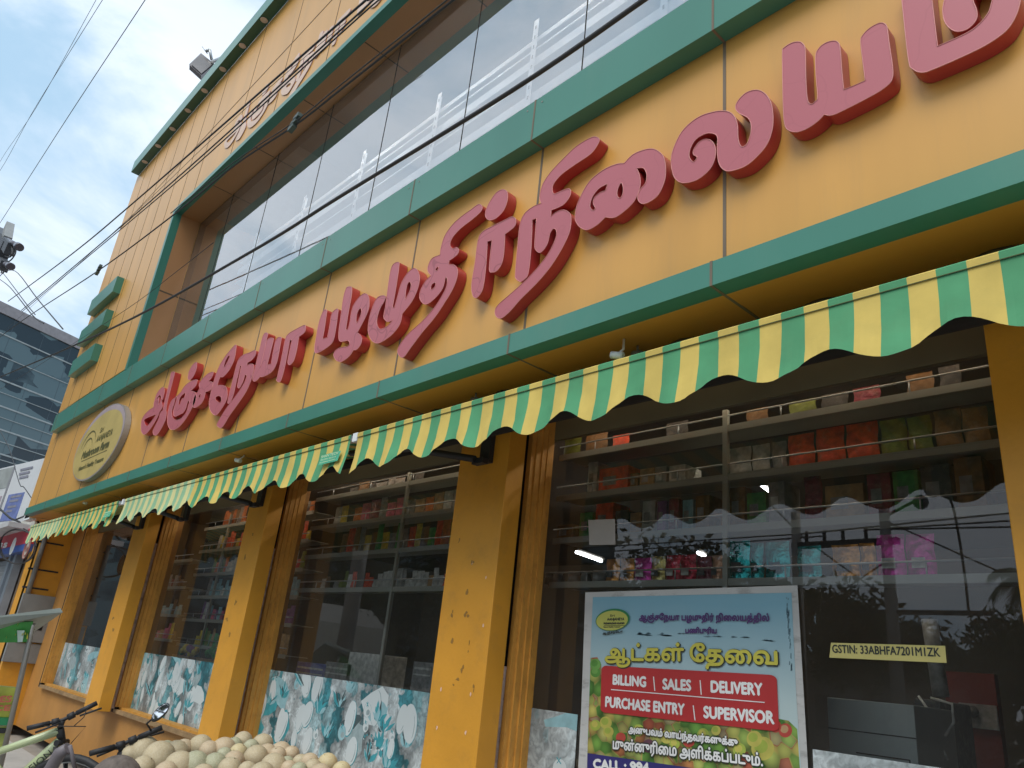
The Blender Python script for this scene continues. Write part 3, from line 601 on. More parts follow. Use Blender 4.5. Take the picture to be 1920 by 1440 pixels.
T=MB(); D_=.0095
def H(u,v,h): return (Q(u,v-h)-Q(u,v)).length
def tx(mb,s,u0,v0,u1,v1,h,bold=0,d=D_,sh=0,dx=0,dy=0): text(mb,s,Q(u0,v0,d),Q(u1,v1,d),H((u0+u1)/2,(v0+v1)/2,h),bold=bold,shear=sh,dx=dx,dy=dy)
tx(T,'BILLING',285,793,537,813,75,.0032); tx(T,'SALES',670,830,885,843,80,.0032); tx(T,'DELIVERY',1043,853,1438,878,88,.0032)
tx(T,'PURCHASE ENTRY',227,965,835,1030,80,.0032); tx(T,'SUPERVISOR',987,1050,1528,1098,90,.0032)
for u0,v0,u1,v1 in ((598,735,608,845),(957,762,966,875),(904,957,918,1072)):
    quad(T,[Q(u0-4,v0,D_),Q(u0+4,v0,D_),Q(u1+4,v1,D_),Q(u1-4,v1,D_)])
quad(T,[Q(270,831,D_),Q(1455,931,D_),Q(1455,938,D_),Q(270,838,D_)])
tx(T,'CALL : 994',135,1440,560,1475,70,.004)
T.build('white_lettering',TXW,po)
T=MB(); tx(T,'ஆஞ்சநேயா பழமுதிர் நிலையத்தில்'.replace('நே','ேந').replace('லை','ைல'),487,297,1490,305,46,.002); tx(T,'பணிபுரிய',845,398,1083,400,38,.002)
T.build('purple_lettering',mat('print_purple',(.09,.04,.16),rough=.5),po)
T=MB(); tx(T,'ஆட்கள்',225,608,830,612,112,.0075,D_-.001,0,.003,-.002); tx(T,'ேதைவ',880,614,1552,640,118,.0075,D_-.001,0,.003,-.002); T.build('yellow_lettering_shadow',TXB,po)
T=MB(); tx(T,'ஆட்கள்',225,608,830,612,112,.0035); tx(T,'ேதைவ',880,614,1552,640,118,.0035); T.build('yellow_lettering',mat('print_yellow',(.62,.56,.08),rough=.5),po)
S1=MB();S2=MB()
for s,a in (('அனுபவம் வாய்ந்தவர்களுக்கு',(405,1165,1245,1270,52)),('முன்னுரிமை அளிக்கப்படும்.'.replace('மை','ைம'),(285,1290,1440,1425,80))):
    tx(S1,s,*a,bold=.0075,d=D_-.001); tx(S2,s,*a,bold=.002)
S1.build('lettering_outline',TXB,po); S2.build('white_tamil_lettering',TXW,po)
# small logo on the poster
m=MB()
def pe(cu,cv,a,b,rot,d,n=40):
    o=[]
    for i in range(n):
        t=2*math.pi*i/n; x,y=a*math.cos(t),b*math.sin(t); o.append(Q(cu+x*math.cos(rot)-y*math.sin(rot),cv+x*math.sin(rot)+y*math.cos(rot),d))
    return o
quad(m,pe(282,296,132,84,-.15,.0095)); lg=m.build('logo_ring',mat('logo_green',(.03,.22,.08),rough=.5),po)
m=MB(); quad(m,pe(278,302,122,76,-.12,.0100)); m.build('logo_disc',mat('logo_yellow',(.55,.55,.12),rough=.5),lg)
T=MB(); tx(T,'Sri',262,272,298,272,16,.0006,.0105); tx(T,'AANJANEYA',240,302,372,300,20,.0012,.0105); tx(T,'PAZHAMUDHIR NILAYAM',214,332,372,330,14,.0015,.0105); tx(T,'Nature Healthy Treasure',212,358,340,356,12,.0004,.0105); quad(T,[Q(215,340,.0105),Q(374,338,.0105),Q(374,342,.0105),Q(215,344,.0105)])
tx(T,'ஆஞ்சநேயா',205,408,360,392,14,.001,.0105)
T.build('logo_lettering',TXB,lg)
WPM=mat('worn_print',(.12,.20,.24),rough=.7,var=.4,vs=30)
for (u0,v0,u1,v1) in ((455,405,590,418),(650,412,715,420),(1000,425,1340,432),(1455,455,1530,462),(400,400,900,404)):
    m=MB()
    for k in range(9):
        a=rnd.random(); u=u0+(u1-u0)*a; v=v0+(v1-v0)*a; w=rnd.uniform(10,40); quad(m,[Q(u-w,v,.0040),Q(u,v-rnd.uniform(3,9),.0040),Q(u+w,v+2,.0040),Q(u,v+rnd.uniform(2,7),.0040)])
    m.build('worn_patch',WPM,po)
m=MB()
for k in range(30):
    v=rnd.uniform(120,700); u=1630+(v-100)*.045+rnd.uniform(-10,8); h=rnd.uniform(8,50); quad(m,[Q(u,v,.004),Q(u+6,v+3,.004),Q(u+5,v+h,.004),Q(u-2,v+h,.004)])
m.build('worn_edge',WPM,po)
# number sticker
st=thing('number_sticker','narrow yellow sticker with a tax number on the right window','sticker',P(1660,1222,.79))
m=MB(); quad(m,[P(1558,1205,.792),P(1772,1211,.792),P(1775,1243,.792),P(1555,1233,.792)]); m.build('yellow_tape',mat('sticker_yellow',(.66,.58,.20),rough=.5,var=.05),st)
T=MB(); A_=P(1561,1223.5,.790); B_=P(1763,1231,.790); text(T,'GSTIN: 33ABHFA7201M1ZK',A_,B_,(P(1600,1210,.79)-P(1600,1225,.79)).length,bold=.0009); T.build('lettering',TXB,st)
m=MB(); quad(m,[P(1103,975,.792),P(1153,973,.792),P(1154,1021,.792),P(1105,1022,.792)]); tag(m.build('paper_notice',mat('crumpled_paper',(.45,.44,.42),rough=.6,bump=.6,bs=14)),'blank crumpled square paper stuck high on the right window','notice')
# ================================================================= WINDOW FILMS
FC=[mat('film_white',(.62,.68,.68),rough=.5,var=.06),mat('film_pale_teal',(.30,.52,.56),rough=.5,var=.15,vs=14),mat('film_teal',(.05,.33,.38),rough=.5,var=.2,vs=14),mat('film_dark',(.06,.09,.095),rough=.5,var=.3),mat('film_grey',(.33,.42,.43),rough=.5,var=.2,vs=20)]
def filmmat(nm,white,sc):
    m_,t=nt(nm); L=t.links.new; out=N(t,'ShaderNodeOutputMaterial'); b=N(t,'ShaderNodeBsdfPrincipled'); L(b.outputs[0],out.inputs[0])
    tc=N(t,'ShaderNodeTexCoord'); nz=N(t,'ShaderNodeTexNoise'); nz.inputs['Scale'].default_value=7; nz.inputs['Detail'].default_value=3; L(tc.outputs['Object'],nz.inputs[0])
    ad=N(t,'ShaderNodeMix',data_type='RGBA'); ad.inputs[0].default_value=.22; L(tc.outputs['Object'],ad.inputs[6]); L(nz.outputs[1],ad.inputs[7])
    mp=N(t,'ShaderNodeMapping'); mp.inputs['Scale'].default_value=(1,1,.55); L(ad.outputs[2],mp.inputs[0])
    v=N(t,'ShaderNodeTexVoronoi',feature='SMOOTH_F1'); v.inputs['Scale'].default_value=sc; v.inputs['Smoothness'].default_value=.12; L(mp.outputs[0],v.inputs[0])
    sp=N(t,'ShaderNodeSeparateColor'); L(v.outputs['Color'],sp.inputs[0]); r=N(t,'ShaderNodeValToRGB'); L(sp.outputs[0],r.inputs[0])
    e=r.color_ramp.elements; e[0].color=(.05,.26,.31,1); e[1].color=(.66,.72,.72,1)
    for p_,c_ in ((.18+white,(.10,.40,.45,1)),(.30+white,(.34,.58,.62,1)),(.42+white,(.60,.68,.69,1))):
        q=r.color_ramp.elements.new(p_); q.color=c_
    n2=N(t,'ShaderNodeTexNoise'); n2.inputs['Scale'].default_value=22; n2.inputs['Detail'].default_value=6; n2.inputs['Distortion'].default_value=1.5; L(tc.outputs['Object'],n2.inputs[0])
    m2=N(t,'ShaderNodeMapRange'); m2.inputs[1].default_value=.33; m2.inputs[2].default_value=.62; m2.inputs[3].default_value=.50; m2.inputs[4].default_value=1.08; L(n2.outputs[0],m2.inputs[0])
    mr=N(t,'ShaderNodeMapRange'); mr.inputs[1].default_value=.0; mr.inputs[1].default_value=.25; mr.inputs[2].default_value=.85; mr.inputs[3].default_value=1.0; mr.inputs[4].default_value=.22; L(v.outputs['Distance'],mr.inputs[0])
    a=N(t,'ShaderNodeMath',operation='MULTIPLY'); L(m2.outputs[0],a.inputs[0]); L(mr.outputs[0],a.inputs[1])
    mu=N(t,'ShaderNodeMix',data_type='RGBA',blend_type='MULTIPLY'); mu.inputs[0].default_value=.9; L(r.outputs[0],mu.inputs[6]); L(a.outputs[0],mu.inputs[7]); L(mu.outputs[2],b.inputs['Base Color']); b.inputs['Roughness'].default_value=.5
    return m_
FC.append(filmmat('film_vegetable_print',0,8)); FC.append(filmmat('film_faded_print',-.16,5))
def film(a,b,z0,z1,seed,label,dens=1.0,pale=0):
    r=random.Random(seed); t=thing('window_film',label,'window film',((a+b)/2,.79,z0),'printed vegetable films along the window feet')
    m=MB(); y=.7965
    m.cur=6 if pale else 5; m.add([(a,y,z0),(b,y,z0),(b,y,z1),(a,y,z1)],[(0,1,2,3)])
    def poly(pts,c):
        nonlocal y
        y-=.000004; pts=[(min(max(p[0],a),b),y,min(max(p[1],z0),z1)) for p in pts]; m.cur=c; m.add(pts,[tuple(range(len(pts)))])
    def blob(x,z,rx,rz,rot,c,n=14,j=.12,tip=0):
        P_=[]
        for k in range(n):
            t_=2*math.pi*k/n; q=1+r.uniform(-j,j); X=rx*math.cos(t_)*q; Z=rz*math.sin(t_)*q*(1-tip*abs(math.cos(t_)))
            P_.append((x+X*math.cos(rot)-Z*math.sin(rot),z+X*math.sin(rot)+Z*math.cos(rot)))
        poly(P_,c)
    W=b-a
    for i in range(int(3*W*dens)):   # background patches
        blob(r.uniform(a,b),r.uniform(z0,z1),r.uniform(.05,.22),r.uniform(.04,.12),r.uniform(-.5,.5),r.choice((0,0,4,1,1) if pale else (1,2,3,1,0,4,2)),10,.3)
    for i in range(int(17*W*dens)):
        x,z=r.uniform(a,b),r.uniform(z0,z1-.02); k=r.random()
        if pale and k<.5: continue
        if k<.30:     # root or gourd: white with grey shade and teal rim
            rx,rz=r.uniform(.035,.075),r.uniform(.06,.13); ro=r.uniform(-.5,.5)
            blob(x+.004,z-.004,rx*1.04,rz*1.03,ro,r.choice((4,1,2)),16,.03); blob(x,z,rx,rz,ro,0,16,.03); blob(x+rx*.3,z-rz*.1,rx*.42,rz*.7,ro,4,12,.1); blob(x+rx*.12,z,rx*.5,rz*.78,ro,0,12,.08)
        elif k<.60:   # bunch of leaves
            for q in range(r.randint(9,18)):
                an=r.uniform(.5,2.6); l=r.uniform(.05,.14)
                blob(x+math.cos(an)*l*.6+r.uniform(-.02,.02),z+math.sin(an)*l*.6,l*.5,r.uniform(.009,.022),an,r.choice((2,1,2,3,1,2)),8,.1,.7)
        elif k<.75:   # pods and stalks
            an=r.uniform(-1.3,-.4) if r.random()<.6 else r.uniform(1.2,1.9); l=r.uniform(.08,.16)
            for q in range(3): blob(x+.018*q,z+.004*q,l,.011,an,(2,1,3)[q],12,.02,.5)
            for q in range(6): blob(x+math.cos(an)*l*(-.7+.28*q)+.018,z+math.sin(an)*l*(-.7+.28*q)+.004,.009,.007,0,1,8,.02)
        elif k<.88:   # round fruit
            rr_=r.uniform(.025,.05); blob(x,z,rr_*1.05,rr_*1.05,0,4,16,.03); blob(x,z,rr_,rr_,0,r.choice((0,1,0)),16,.02); blob(x+rr_*.25,z-rr_*.3,rr_*.5,rr_*.4,.4,4,10,.1)
            for q in range(5): blob(x-rr_*.2,z+rr_*.8,rr_*.5,.004,r.uniform(.3,2.6),2,6,.1,.6)
        else:         # scattered dark gaps and seeds
            for q in range(10): blob(x+r.uniform(-.05,.05),z+r.uniform(-.04,.04),r.uniform(.003,.012),r.uniform(.003,.02),r.uniform(0,3),r.choice((3,3,2,0)),7,.3)
    m.build('printed_film',FC,t)
film(-6.47,-3.72,.80,1.40,5,'teal and white vegetable print film at the foot of the second window from the right',1.25)
film(-9.60,-6.85,.80,1.385,11,'teal and white vegetable print film at the foot of the third window from the right',1.2)
film(-12.94,-10.10,.80,1.36,17,'pale blue print film at the foot of the leftmost window',.8,1)
film(-3.285,-2.9,.80,1.40,23,'whitish print film left of the job poster',1.0,1)
film(-1.62,-.70,.80,1.40,29,'pale print film at the foot of the right window, right of the job poster',.8,1)
# ================================================================= SHELVES AND GOODS
SH=mat('shelf_paint',(.36,.36,.31),rough=.35,var=.08,dirt=.2); SY=.95
def colmat(n,c,metal=.0,rough=.6): return mat('pack_'+n,c,rough=rough,metal=metal,var=.35,vs=26,bump=1.0 if metal else .4,bs=30,dirt=.35,dcol=(.45,.40,.30),ds=24)
CM={'orange foil':colmat('orange_foil',(.62,.26,.05),.6,.28),'magenta foil':colmat('magenta_foil',(.60,.03,.33),.5,.3),'gold foil':colmat('gold_foil',(.55,.45,.15),.7,.28),'red foil':colmat('red_foil',(.50,.02,.05),.5,.3),'maroon':colmat('maroon',(.20,.02,.04),.2,.4),'peach foil':colmat('peach_foil',(.60,.32,.2),.5,.3),'teal foil':colmat('teal_foil',(.02,.42,.42),.7,.26),'orange':colmat('orange',(.60,.16,.03)),'red orange':colmat('red_orange',(.75,.085,.03)),'olive green':colmat('olive_green',(.17,.21,.03)),'brown':colmat('brown',(.20,.10,.03)),'white':colmat('white',(.55,.54,.50)),'grey':colmat('grey',(.27,.26,.25)),'cardboard':colmat('cardboard',(.42,.25,.11)),'yellow':colmat('yellow',(.62,.46,.04)),'green':colmat('green',(.06,.28,.06)),'blue':colmat('blue',(.04,.07,.33)),'purple':colmat('purple',(.20,.06,.20)),'pink':colmat('pink',(.60,.12,.20)),'pale blue':colmat('pale_blue',(.25,.42,.46)),'dark':colmat('dark',(.05,.05,.05))}
def ORD(n):
    return str(n)+('th' if 10<=n%100<=20 else {1:'st',2:'nd',3:'rd'}.get(n%10,'th'))
def unit(a,b,levels,label,y=SY,dep=.24,posts=()):
    t=thing('shelf_unit',label,'shelf',((a+b)/2,y+.15,levels[0]),'steel shelves behind the glass')
    for z in levels:
        m=MB(); m.box(a,b,y,y+.012,z-.028,z+.008); m.box(a,b,y+.012,y+dep,z-.006,z); m.build('shelf_board',SH,t)
        m=MB(); m.tube([(a,y+.004,z+.062),(b,y+.004,z+.062)],.005,8); k=a+.3
        while k<b: m.tube([(k,y+.004,z),(k,y+.004,z+.06)],.004,6); k+=.62
        m.build('guard_rail',STL,t)
    for x in posts:
        m=MB(); m.box(x-.014,x+.014,y-.005,y+.02,.3,3.0); m.build('post',SH,t)
    return t
LV=[2.102,2.368,2.636,2.905]
unit(-3.34,-.72,LV,'four level steel shelf unit behind the right display window',posts=(-2.117,))
unit(-6.5,-3.68,[2.09,2.385,2.65,2.92],'steel shelf unit behind the second window from the right',posts=(-5.02,))
unit(-9.62,-6.9,[1.52,1.80,2.06,2.32,2.60,2.88],'crowded shelf unit behind the third window from the right',y=1.15,posts=(-8.9,-7.6))
unit(-12.9,-10.2,[1.55,1.85,2.2,2.55],'dim shelf unit behind the leftmost window',y=1.3,posts=(-11.6,))
def pouch(x0,x1,z,h,y,colr,label,group,kind='pouch'):
    w=x1-x0; m=MB(); nx,nz=6,8; V=[]
    for j in range(nz+1):
        v=j/nz
        for i in range(nx+1):
            u=i/nx; th=.020*math.sin(math.pi*min(1,max(0,u)))**.6*(1-v)**.55+.001; th+=random.uniform(-.002,.002)
            V.append((x0+w*u*(1)+(.003*math.sin(v*9+x0*50)),y-th,z+h*v))
    o=[(i+j*(nx+1),i+1+j*(nx+1),i+1+(j+1)*(nx+1),i+(j+1)*(nx+1)) for j in range(nz) for i in range(nx)]
    m.add(V,o,True)
    Vb=[(p[0],2*y-p[1],p[2]) for p in V]; m.add(Vb,[q[::-1] for q in o],True)
    ob=m.build('pouch',CM[colr]); tag(ob,label,'pouch' if kind=='pouch' else kind,group)
    if kind=='pouch' and h>.1:
        ob2=MB(); ob2.cur=0; cx=(x0+x1)/2; ob2.add([(cx-w*.24,y-.037,z+h*.18),(cx+w*.24,y-.037,z+h*.18),(cx+w*.24,y-.034,z+h*.42),(cx-w*.24,y-.034,z+h*.42)],[(0,1,2,3)]); ob2.build('front_label',CM['white'] if colr in('red orange','magenta foil','red foil') else CM['dark'],ob)
        ob.name='pouch'
    return ob
def boxitem(x0,x1,z,h,y,dep,colr,label,group,name='box'):
    t=thing(name,label,name,((x0+x1)/2,y,z),group)
    m=MB(); m.box(x0,x1,y,y+dep,z,z+h); m.build('carton',CM[colr],t,bevel=.003)
    m=MB(); m.box(x0+(x1-x0)*.15,x0+(x1-x0)*.6,y-.0015,y-.0005,z+h*.3,z+h*.65); m.build('printed_label',CM['grey' if colr!='grey' else 'white'],t)
ORDN=['first','second','third','fourth','fifth','sixth','seventh','eighth','ninth','tenth','eleventh','twelfth','thirteenth','fourteenth','fifteenth','sixteenth','seventeenth','eighteenth','nineteenth','twentieth']
IY=.965
row=[(1139,1163,1048,'orange foil'),(1165,1190,1047,'orange foil'),(1192,1222,1046,'magenta foil'),(1224,1248,1043,'gold foil'),(1250,1276,1041,'red foil'),(1278,1306,1040,'red foil'),(1308,1335,1043,'maroon'),(1336,1355,1041,'peach foil'),(1367,1406,1014,'teal foil'),(1408,1431,1018,'teal foil'),(1436,1480,1016,'teal foil'),(1495,1538,1024,'teal foil'),(1560,1610,1022,'orange foil'),(1612,1640,1018,'orange foil'),(1642,1694,1003,'magenta foil'),(1697,1750,1002,'magenta foil')]
for i,(a,b,t_,c) in enumerate(row):
    y=IY+.05; A=P(a,t_,y); B=P(b,t_,y); pouch(A.x,B.x,LV[0]+.008,max(.09,A.z-LV[0]-.01),y,c,f'{c} pouch, {ORDN[i]} from left, lowest shelf, right window','foil pouches on the lowest shelf of the right window')
for i,(a,b) in enumerate(((1022,1035),(1038,1052),(1066,1084),(1090,1104),(1112,1132))):
    A=P(a,1080,IY+.05);B=P(b,1080,IY+.05); m=MB(); r_=(B.x-A.x)/2; c=Vector(((A.x+B.x)/2,IY+.06,LV[0]+.008)); m.tube([c,c+Vector((0,0,.055))],r_,14)
    t=thing('jar',f'{ORDN[i]} small jar from left, lowest shelf, right window','jar',c,'small jars on the lowest shelf'); m.build('jar_body',CM['grey'],t); m=MB(); m.tube([c+Vector((0,0,.056)),c+Vector((0,0,.068))],r_*.9,14); m.build('lid',CM['white'],t)
def rowof(items,zi,shelfname,winname,y=IY+.05):
    for i,(a,b,t_,c,k) in enumerate(items):
        A=P(a,t_,y);B=P(b,t_,y); z=LV[zi]+.008; h=max(.05,A.z-z)
        h=min(h,.245)
        nm=f'{c} {"pack" if k=="p" else "carton"}, {ORDN[i]} from left, {shelfname}, {winname}'
        if k=='p': pouch(A.x,B.x,z,h,y,c,nm,'packs on the '+shelfname,'pack')
        else: boxitem(A.x,B.x,z,h,y,.16,c,nm,'cartons on the '+shelfname)
rowof([(1104,1121,868,'white','b'),(1124,1178,880,'red orange','b'),(1182,1196,888,'brown','b'),(1200,1226,880,'cardboard','b'),(1228,1250,876,'grey','b'),(1255,1285,874,'white','b'),(1368,1408,842,'white','p'),(1411,1443,836,'white','p'),(1448,1474,830,'grey','p'),(1478,1526,818,'red orange','p'),(1530,1582,806,'red orange','p'),(1586,1645,798,'red orange','p'),(1650,1698,790,'olive green','p'),(1701,1745,784,'olive green','p'),(1750,1800,772,'brown','p'),(1802,1850,768,'brown','p')],2,'second shelf from the top','right window')
rowof([(1045,1075,985,'brown','b'),(1088,1112,962,'green','b'),(1118,1150,945,'red orange','b'),(1154,1178,958,'dark','b'),(1182,1202,962,'cardboard','b'),(1205,1229,940,'white','b'),(1233,1250,940,'purple','b'),(1254,1272,936,'maroon','b'),(1280,1300,938,'pale blue','b'),(1304,1330,930,'brown','b'),(1368,1396,915,'brown','b'),(1400,1436,925,'green','b'),(1440,1470,905,'grey','b'),(1508,1540,895,'maroon','p'),(1546,1618,912,'cardboard','b'),(1624,1668,890,'maroon','b'),(1672,1720,885,'green','b'),(1724,1780,875,'dark','b'),(1786,1840,860,'brown','b')],1,'third shelf from the top','right window')
rowof([(1060,1090,822,'olive green','p'),(1100,1140,815,'brown','p'),(1150,1180,818,'red orange','p'),(1250,1290,795,'dark','p'),(1400,1440,770,'brown','p'),(1480,1530,755,'olive green','p'),(1540,1590,742,'dark','p'),(1600,1650,730,'maroon','p'),(1700,1750,705,'brown','p'),(1760,1800,690,'dark','p')],3,'topmost shelf','right window')
rg=random.Random(21); rq=random.Random(5)
def filler(a,b,z,y,hs,ws,cols,shelf,win,kind='p',gap=.3,maxn=60):
    x=a;i=0
    while x<b-.05 and i<maxn:
        w=rg.uniform(*ws); 
        if rg.random()>gap:
            c=rg.choice(cols); h=rg.uniform(*hs); nm=f'{c} pack, {ORD(i+1)} from left, {shelf}, {win}'
            if kind=='p': pouch(x,x+w*.95,z+.008,h,y,c,nm,f'packs on the {shelf} of the {win}','pack')
            else: boxitem(x,x+w*.95,z+.002,h,y,.14,c,nm,f'cartons on the {shelf} of the {win}')
            i+=1
        x+=w
W2='second window from right'
filler(-6.2,-3.75,2.65,IY+.05,(.12,.22),(.10,.15),['pink','orange','yellow','cardboard','white','brown','maroon','grey'],'second shelf from the top',W2,gap=.05)
filler(-6.0,-3.75,2.385,IY+.05,(.14,.23),(.07,.11),['red orange','orange','green','brown','yellow','yellow','brown','grey','maroon'],'third shelf from the top',W2,gap=.04)
filler(-6.3,-3.75,2.09,IY+.05,(.06,.15),(.05,.09),['cardboard','white','grey','red orange','brown','white','olive green'],'lowest shelf',W2,gap=.08)
filler(-6.2,-3.75,2.92,IY+.05,(.05,.1),(.1,.2),['dark','brown','grey'],'topmost shelf',W2,gap=.5)
W3='third window from right'
for zi,(z,cs,s) in enumerate([(2.88,['brown','orange','grey'],'topmost shelf'),(2.60,['red orange','yellow','brown','white'],'second shelf from the top'),(2.32,['white','orange','olive green','red foil'],'third shelf from the top'),(2.06,['pale blue','white','pale blue','grey'],'fourth shelf from the top'),(1.80,['maroon','purple','pink','pale blue','white'],'fifth shelf from the top'),(1.52,['green','purple','yellow','cardboard','olive green'],'lowest shelf')]):
    filler(-9.2,-6.95,z,1.2,(.09,.21),(.06,.10),cs,s,W3,gap=.03)
W4='leftmost window'
for z,cs,s in ((2.2,['brown','maroon','grey'],'second shelf'),(1.85,['olive green','brown','pale blue'],'third shelf'),(1.55,['yellow','green','brown','pink','cardboard'],'lowest shelf')):
    filler(-12.4,-10.3,z,1.35,(.08,.2),(.09,.16),cs,s,W4,gap=.1)
# crates of produce behind the third window
for i,(x,c,d) in enumerate(((-9.0,'yellow','yellow'),(-8.3,'green','green'),(-7.6,'green','mixed green'))):
    t=thing('crate',f'plastic crate heaped with {d} produce, {ORDN[i]} from the left behind the third window','crate',(x,1.35,1.25),'crates of produce')
    m=MB(); m.box(x-.26,x+.26,1.0,1.14,1.27,1.40); m.build('crate_body',CM['cardboard'],t)
    for k in range(14):
        m=MB(); m.ball((x+rg.uniform(-.22,.22),1.07+rg.uniform(-.04,.04),1.42+rg.uniform(0,.07)),rg.uniform(.03,.045),nu=10,nv=7); m.build('fruit',CM[rg.choice((c,'green','yellow','purple'))],t)
# dark items in the lower part: billing machine, boxes
t=thing('steel_cabinet','grey steel counter cabinet standing low behind the right window','cabinet',(-1.3,1.2,.14))
a=P(1550,1298,1.15); b=P(1712,1310,1.15); m=MB(); m.box(a.x,b.x,1.15,1.6,.14,a.z-.02); m.build('cabinet_body',mat('pale_steel',(.42,.45,.43),rough=.4,metal=.3,dirt=.3),t,bevel=.004)
m=MB(); m.box(a.x,b.x,1.147,1.149,a.z-.15,a.z-.145); m.box(a.x+.12,b.x-.03,1.147,1.149,a.z-.235,a.z-.23); m.box(b.x-.035,b.x-.03,1.147,1.149,a.z-.4,a.z-.23); m.build('door_gap',DARK,t)
m=MB(); a=P(1712,1300,1.5); b=P(1772,1420,1.5); m.box(a.x,b.x,1.5,1.9,.14,a.z-.02); tag(m.build('chest',CM['dark'],bevel=.01),'black box standing right of the grey steel cabinet','box')
m=MB(); a=P(1768,1258,2.4); b=P(1880,1400,2.4); m.box(a.x,b.x,2.4,2.46,.14,a.z); tag(m.build('partition',mat('red_partition',(.15,.015,.01),rough=.6)),'dull red partition panel behind the glass at the far right','partition')
t=thing('power_socket','white power socket board on the red partition','socket',P(1830,1343,2.39)); c=P(1835,1343,2.39); m=MB(); m.box(c.x-.09,c.x+.09,2.385,2.399,c.z-.06,c.z+.06); m.build('socket_plate',CM['grey'],t); m=MB(); m.ball((c.x-.02,2.37,c.z+.02),.03); m.build('plug',CM['dark'],t)
m=MB(); m.tube([P(1722,1305,1.45),P(1740,1330,1.44),P(1752,1370,1.44),P(1765,1400,1.44),P(1778,1425,1.45)],.006,6); m.tube([P(1745,1308,1.45),P(1785,1320,1.44),P(1788,1355,1.44),P(1772,1380,1.45)],.006,6); tag(m.build('cable',CM['white']),'white looping cable beside the grey steel cabinet','cable')
t=thing('fan','pale tower shape standing behind the yellow number sticker','stand',(-1.2,1.6,.9)); a=P(1750,1245,1.6); b=P(1750,1305,1.6); m=MB(); m.tube([(a.x,1.6,a.z+.2),(a.x+.02,1.6,b.z)],.035,14); m.build('column',CM['grey'],t)
for i,(u0,v0,u1,v1,c,nm) in enumerate(((558,1240,610,1262,'blue','blue and white carton low behind the second window'),(612,1240,655,1275,'grey','grey carton right of the blue carton behind the second window'),(656,1222,706,1285,'white','pale stacked carton in the middle of the second window'),(776,1240,812,1290,'grey','grey carton beside the spotted pillar behind the second window'))):
    a=P(u0,v0,1.05);b=P(u1,v1,1.05); t=thing('carton',nm,'carton',(a.x,1.1,.9)); m=MB(); m.box(a.x,b.x,1.05,1.3,.9,a.z); m.build('carton_body',CM[c],t,bevel=.003); m=MB(); m.box(a.x+.02,b.x-.05,1.048,1.0495,a.z-.05,a.z-.035); m.box(a.x+.02,b.x-.05,1.048,1.0495,a.z-.09,a.z-.08); m.build('printed_lines',CM['white'],t)
for i,(x_,y_) in enumerate([(-1.9,1.45),(-5.0,1.45),(-8.1,1.7),(-11.4,1.8)]):  # extra ceiling tubes added out of sight to light the shelves
    t=thing('tube_light',f'added unseen ceiling tube light behind the window lintel, {ORDN[i]} of four','tube light',(x_,y_,3.5),'ceiling tube lights inside the shop'); m=MB(); m.tube([(x_-.6,y_,3.46),(x_+.6,y_,3.46)],.02,8); m.build('tube',mat('added_warm_glow',(.9,.9,.9),emit=(1,.90,.74),es=45),t); m=MB(); m.box(x_-.62,x_+.62,y_-.03,y_+.03,3.49,3.55); m.build('batten',CM['grey'],t)
# ceiling tubes
EM=mat('lamp_tube_glow',(.9,.9,.9),emit=(.93,.97,1.0),es=14)
tb=[(1285,778,1303,800),(1345,835,1358,850),(1368,860,1374,868),(1428,910,1447,924),(1080,1035,1128,1052),(1075,912,1090,919),(625,944,648,955),(1308,1036,1322,1043),(1852,752,1858,780)]
names=['short ceiling tube light left of the window post, highest of the right window','tube light crossing the window post','tiny tube light just right of the window post','ceiling tube light above the cartons right of the window post','long tube light above the small jars','small tube light at the left edge of the right window','lone tube light in the second window from the right','tube light just above the maroon pouch','upright tube light beside the right pillar']
for (u0,v0,u1,v1),nm in zip(tb,names):
    y0=4.2
    a=P(u0,v0,y0); d=Vector((0,1,0))
    # tubes run towards the back of the shop
    b=P(u1,v1,y0)
    t=thing('tube_light',nm,'tube light',a,'ceiling tube lights inside the shop'); ln=(b-a); m=MB(); m.tube([a,b],.016,8); m.build('tube',EM,t); m=MB(); m.tube([a+Vector((0,.04,.03)),b+Vector((0,.04,.03))],.02,6); m.build('batten',CM['grey'],t)
# ================================================================= LEFT END OF THE BUILDING
def part_bb(name,mt,parent,*b):
    m=MB(); m.box(*b); return m.build(name,mt,parent)
mc=thing('meter_cabinet','stack of dusty grey electric meter cabinets on the side of the corner pillar','cabinet',(-13.9,.5,1.0))
x=-13.90; YL=lambda px,py:PX(px,py,x)
a=YL(47,1103); b=YL(128,1113); c=YL(100,1250); d=YL(38,1238)
zt=1.98; zm=1.62; zb=1.02
m=MB(); m.box(x-.07,x,.27,.80,1.62,1.99); m.build('upper_cabinet',GRY,mc,bevel=.006)
m=MB(); m.box(x-.07,x+.02,.34,.78,1.30,1.60); m.build('meter_door',GRY,mc,bevel=.006)
m=MB(); m.box(x+.021,x+.024,.52,.66,1.48,1.57); m.build('meter_window',DARK,mc)
m=MB(); m.box(x-.07,x,.27,.76,1.00,1.28); m.build('lower_cabinet',GRY,mc,bevel=.006)
pz=thing('conduit_pipe','grey upright conduit pipe running up the corner pillar to the soffit','pipe',(-13.9,.3,2))
m=MB(); m.tube([(-13.93,.33,1.99),(-13.93,.33,2.9)],.035,12); m.build('pipe',GRY,pz)
m=MB()
for z,y1 in ((2.08,.60),(2.36,.66),(2.78,.62)): m.box(-13.97,-13.962,.28,y1,z-.012,z+.012); m.box(-14.0,-13.95,.24,.30,z-.014,z+.014)
m.build('wall_bracket',BLK,pz)
m=MB(); c=P(66,1013,-.25)
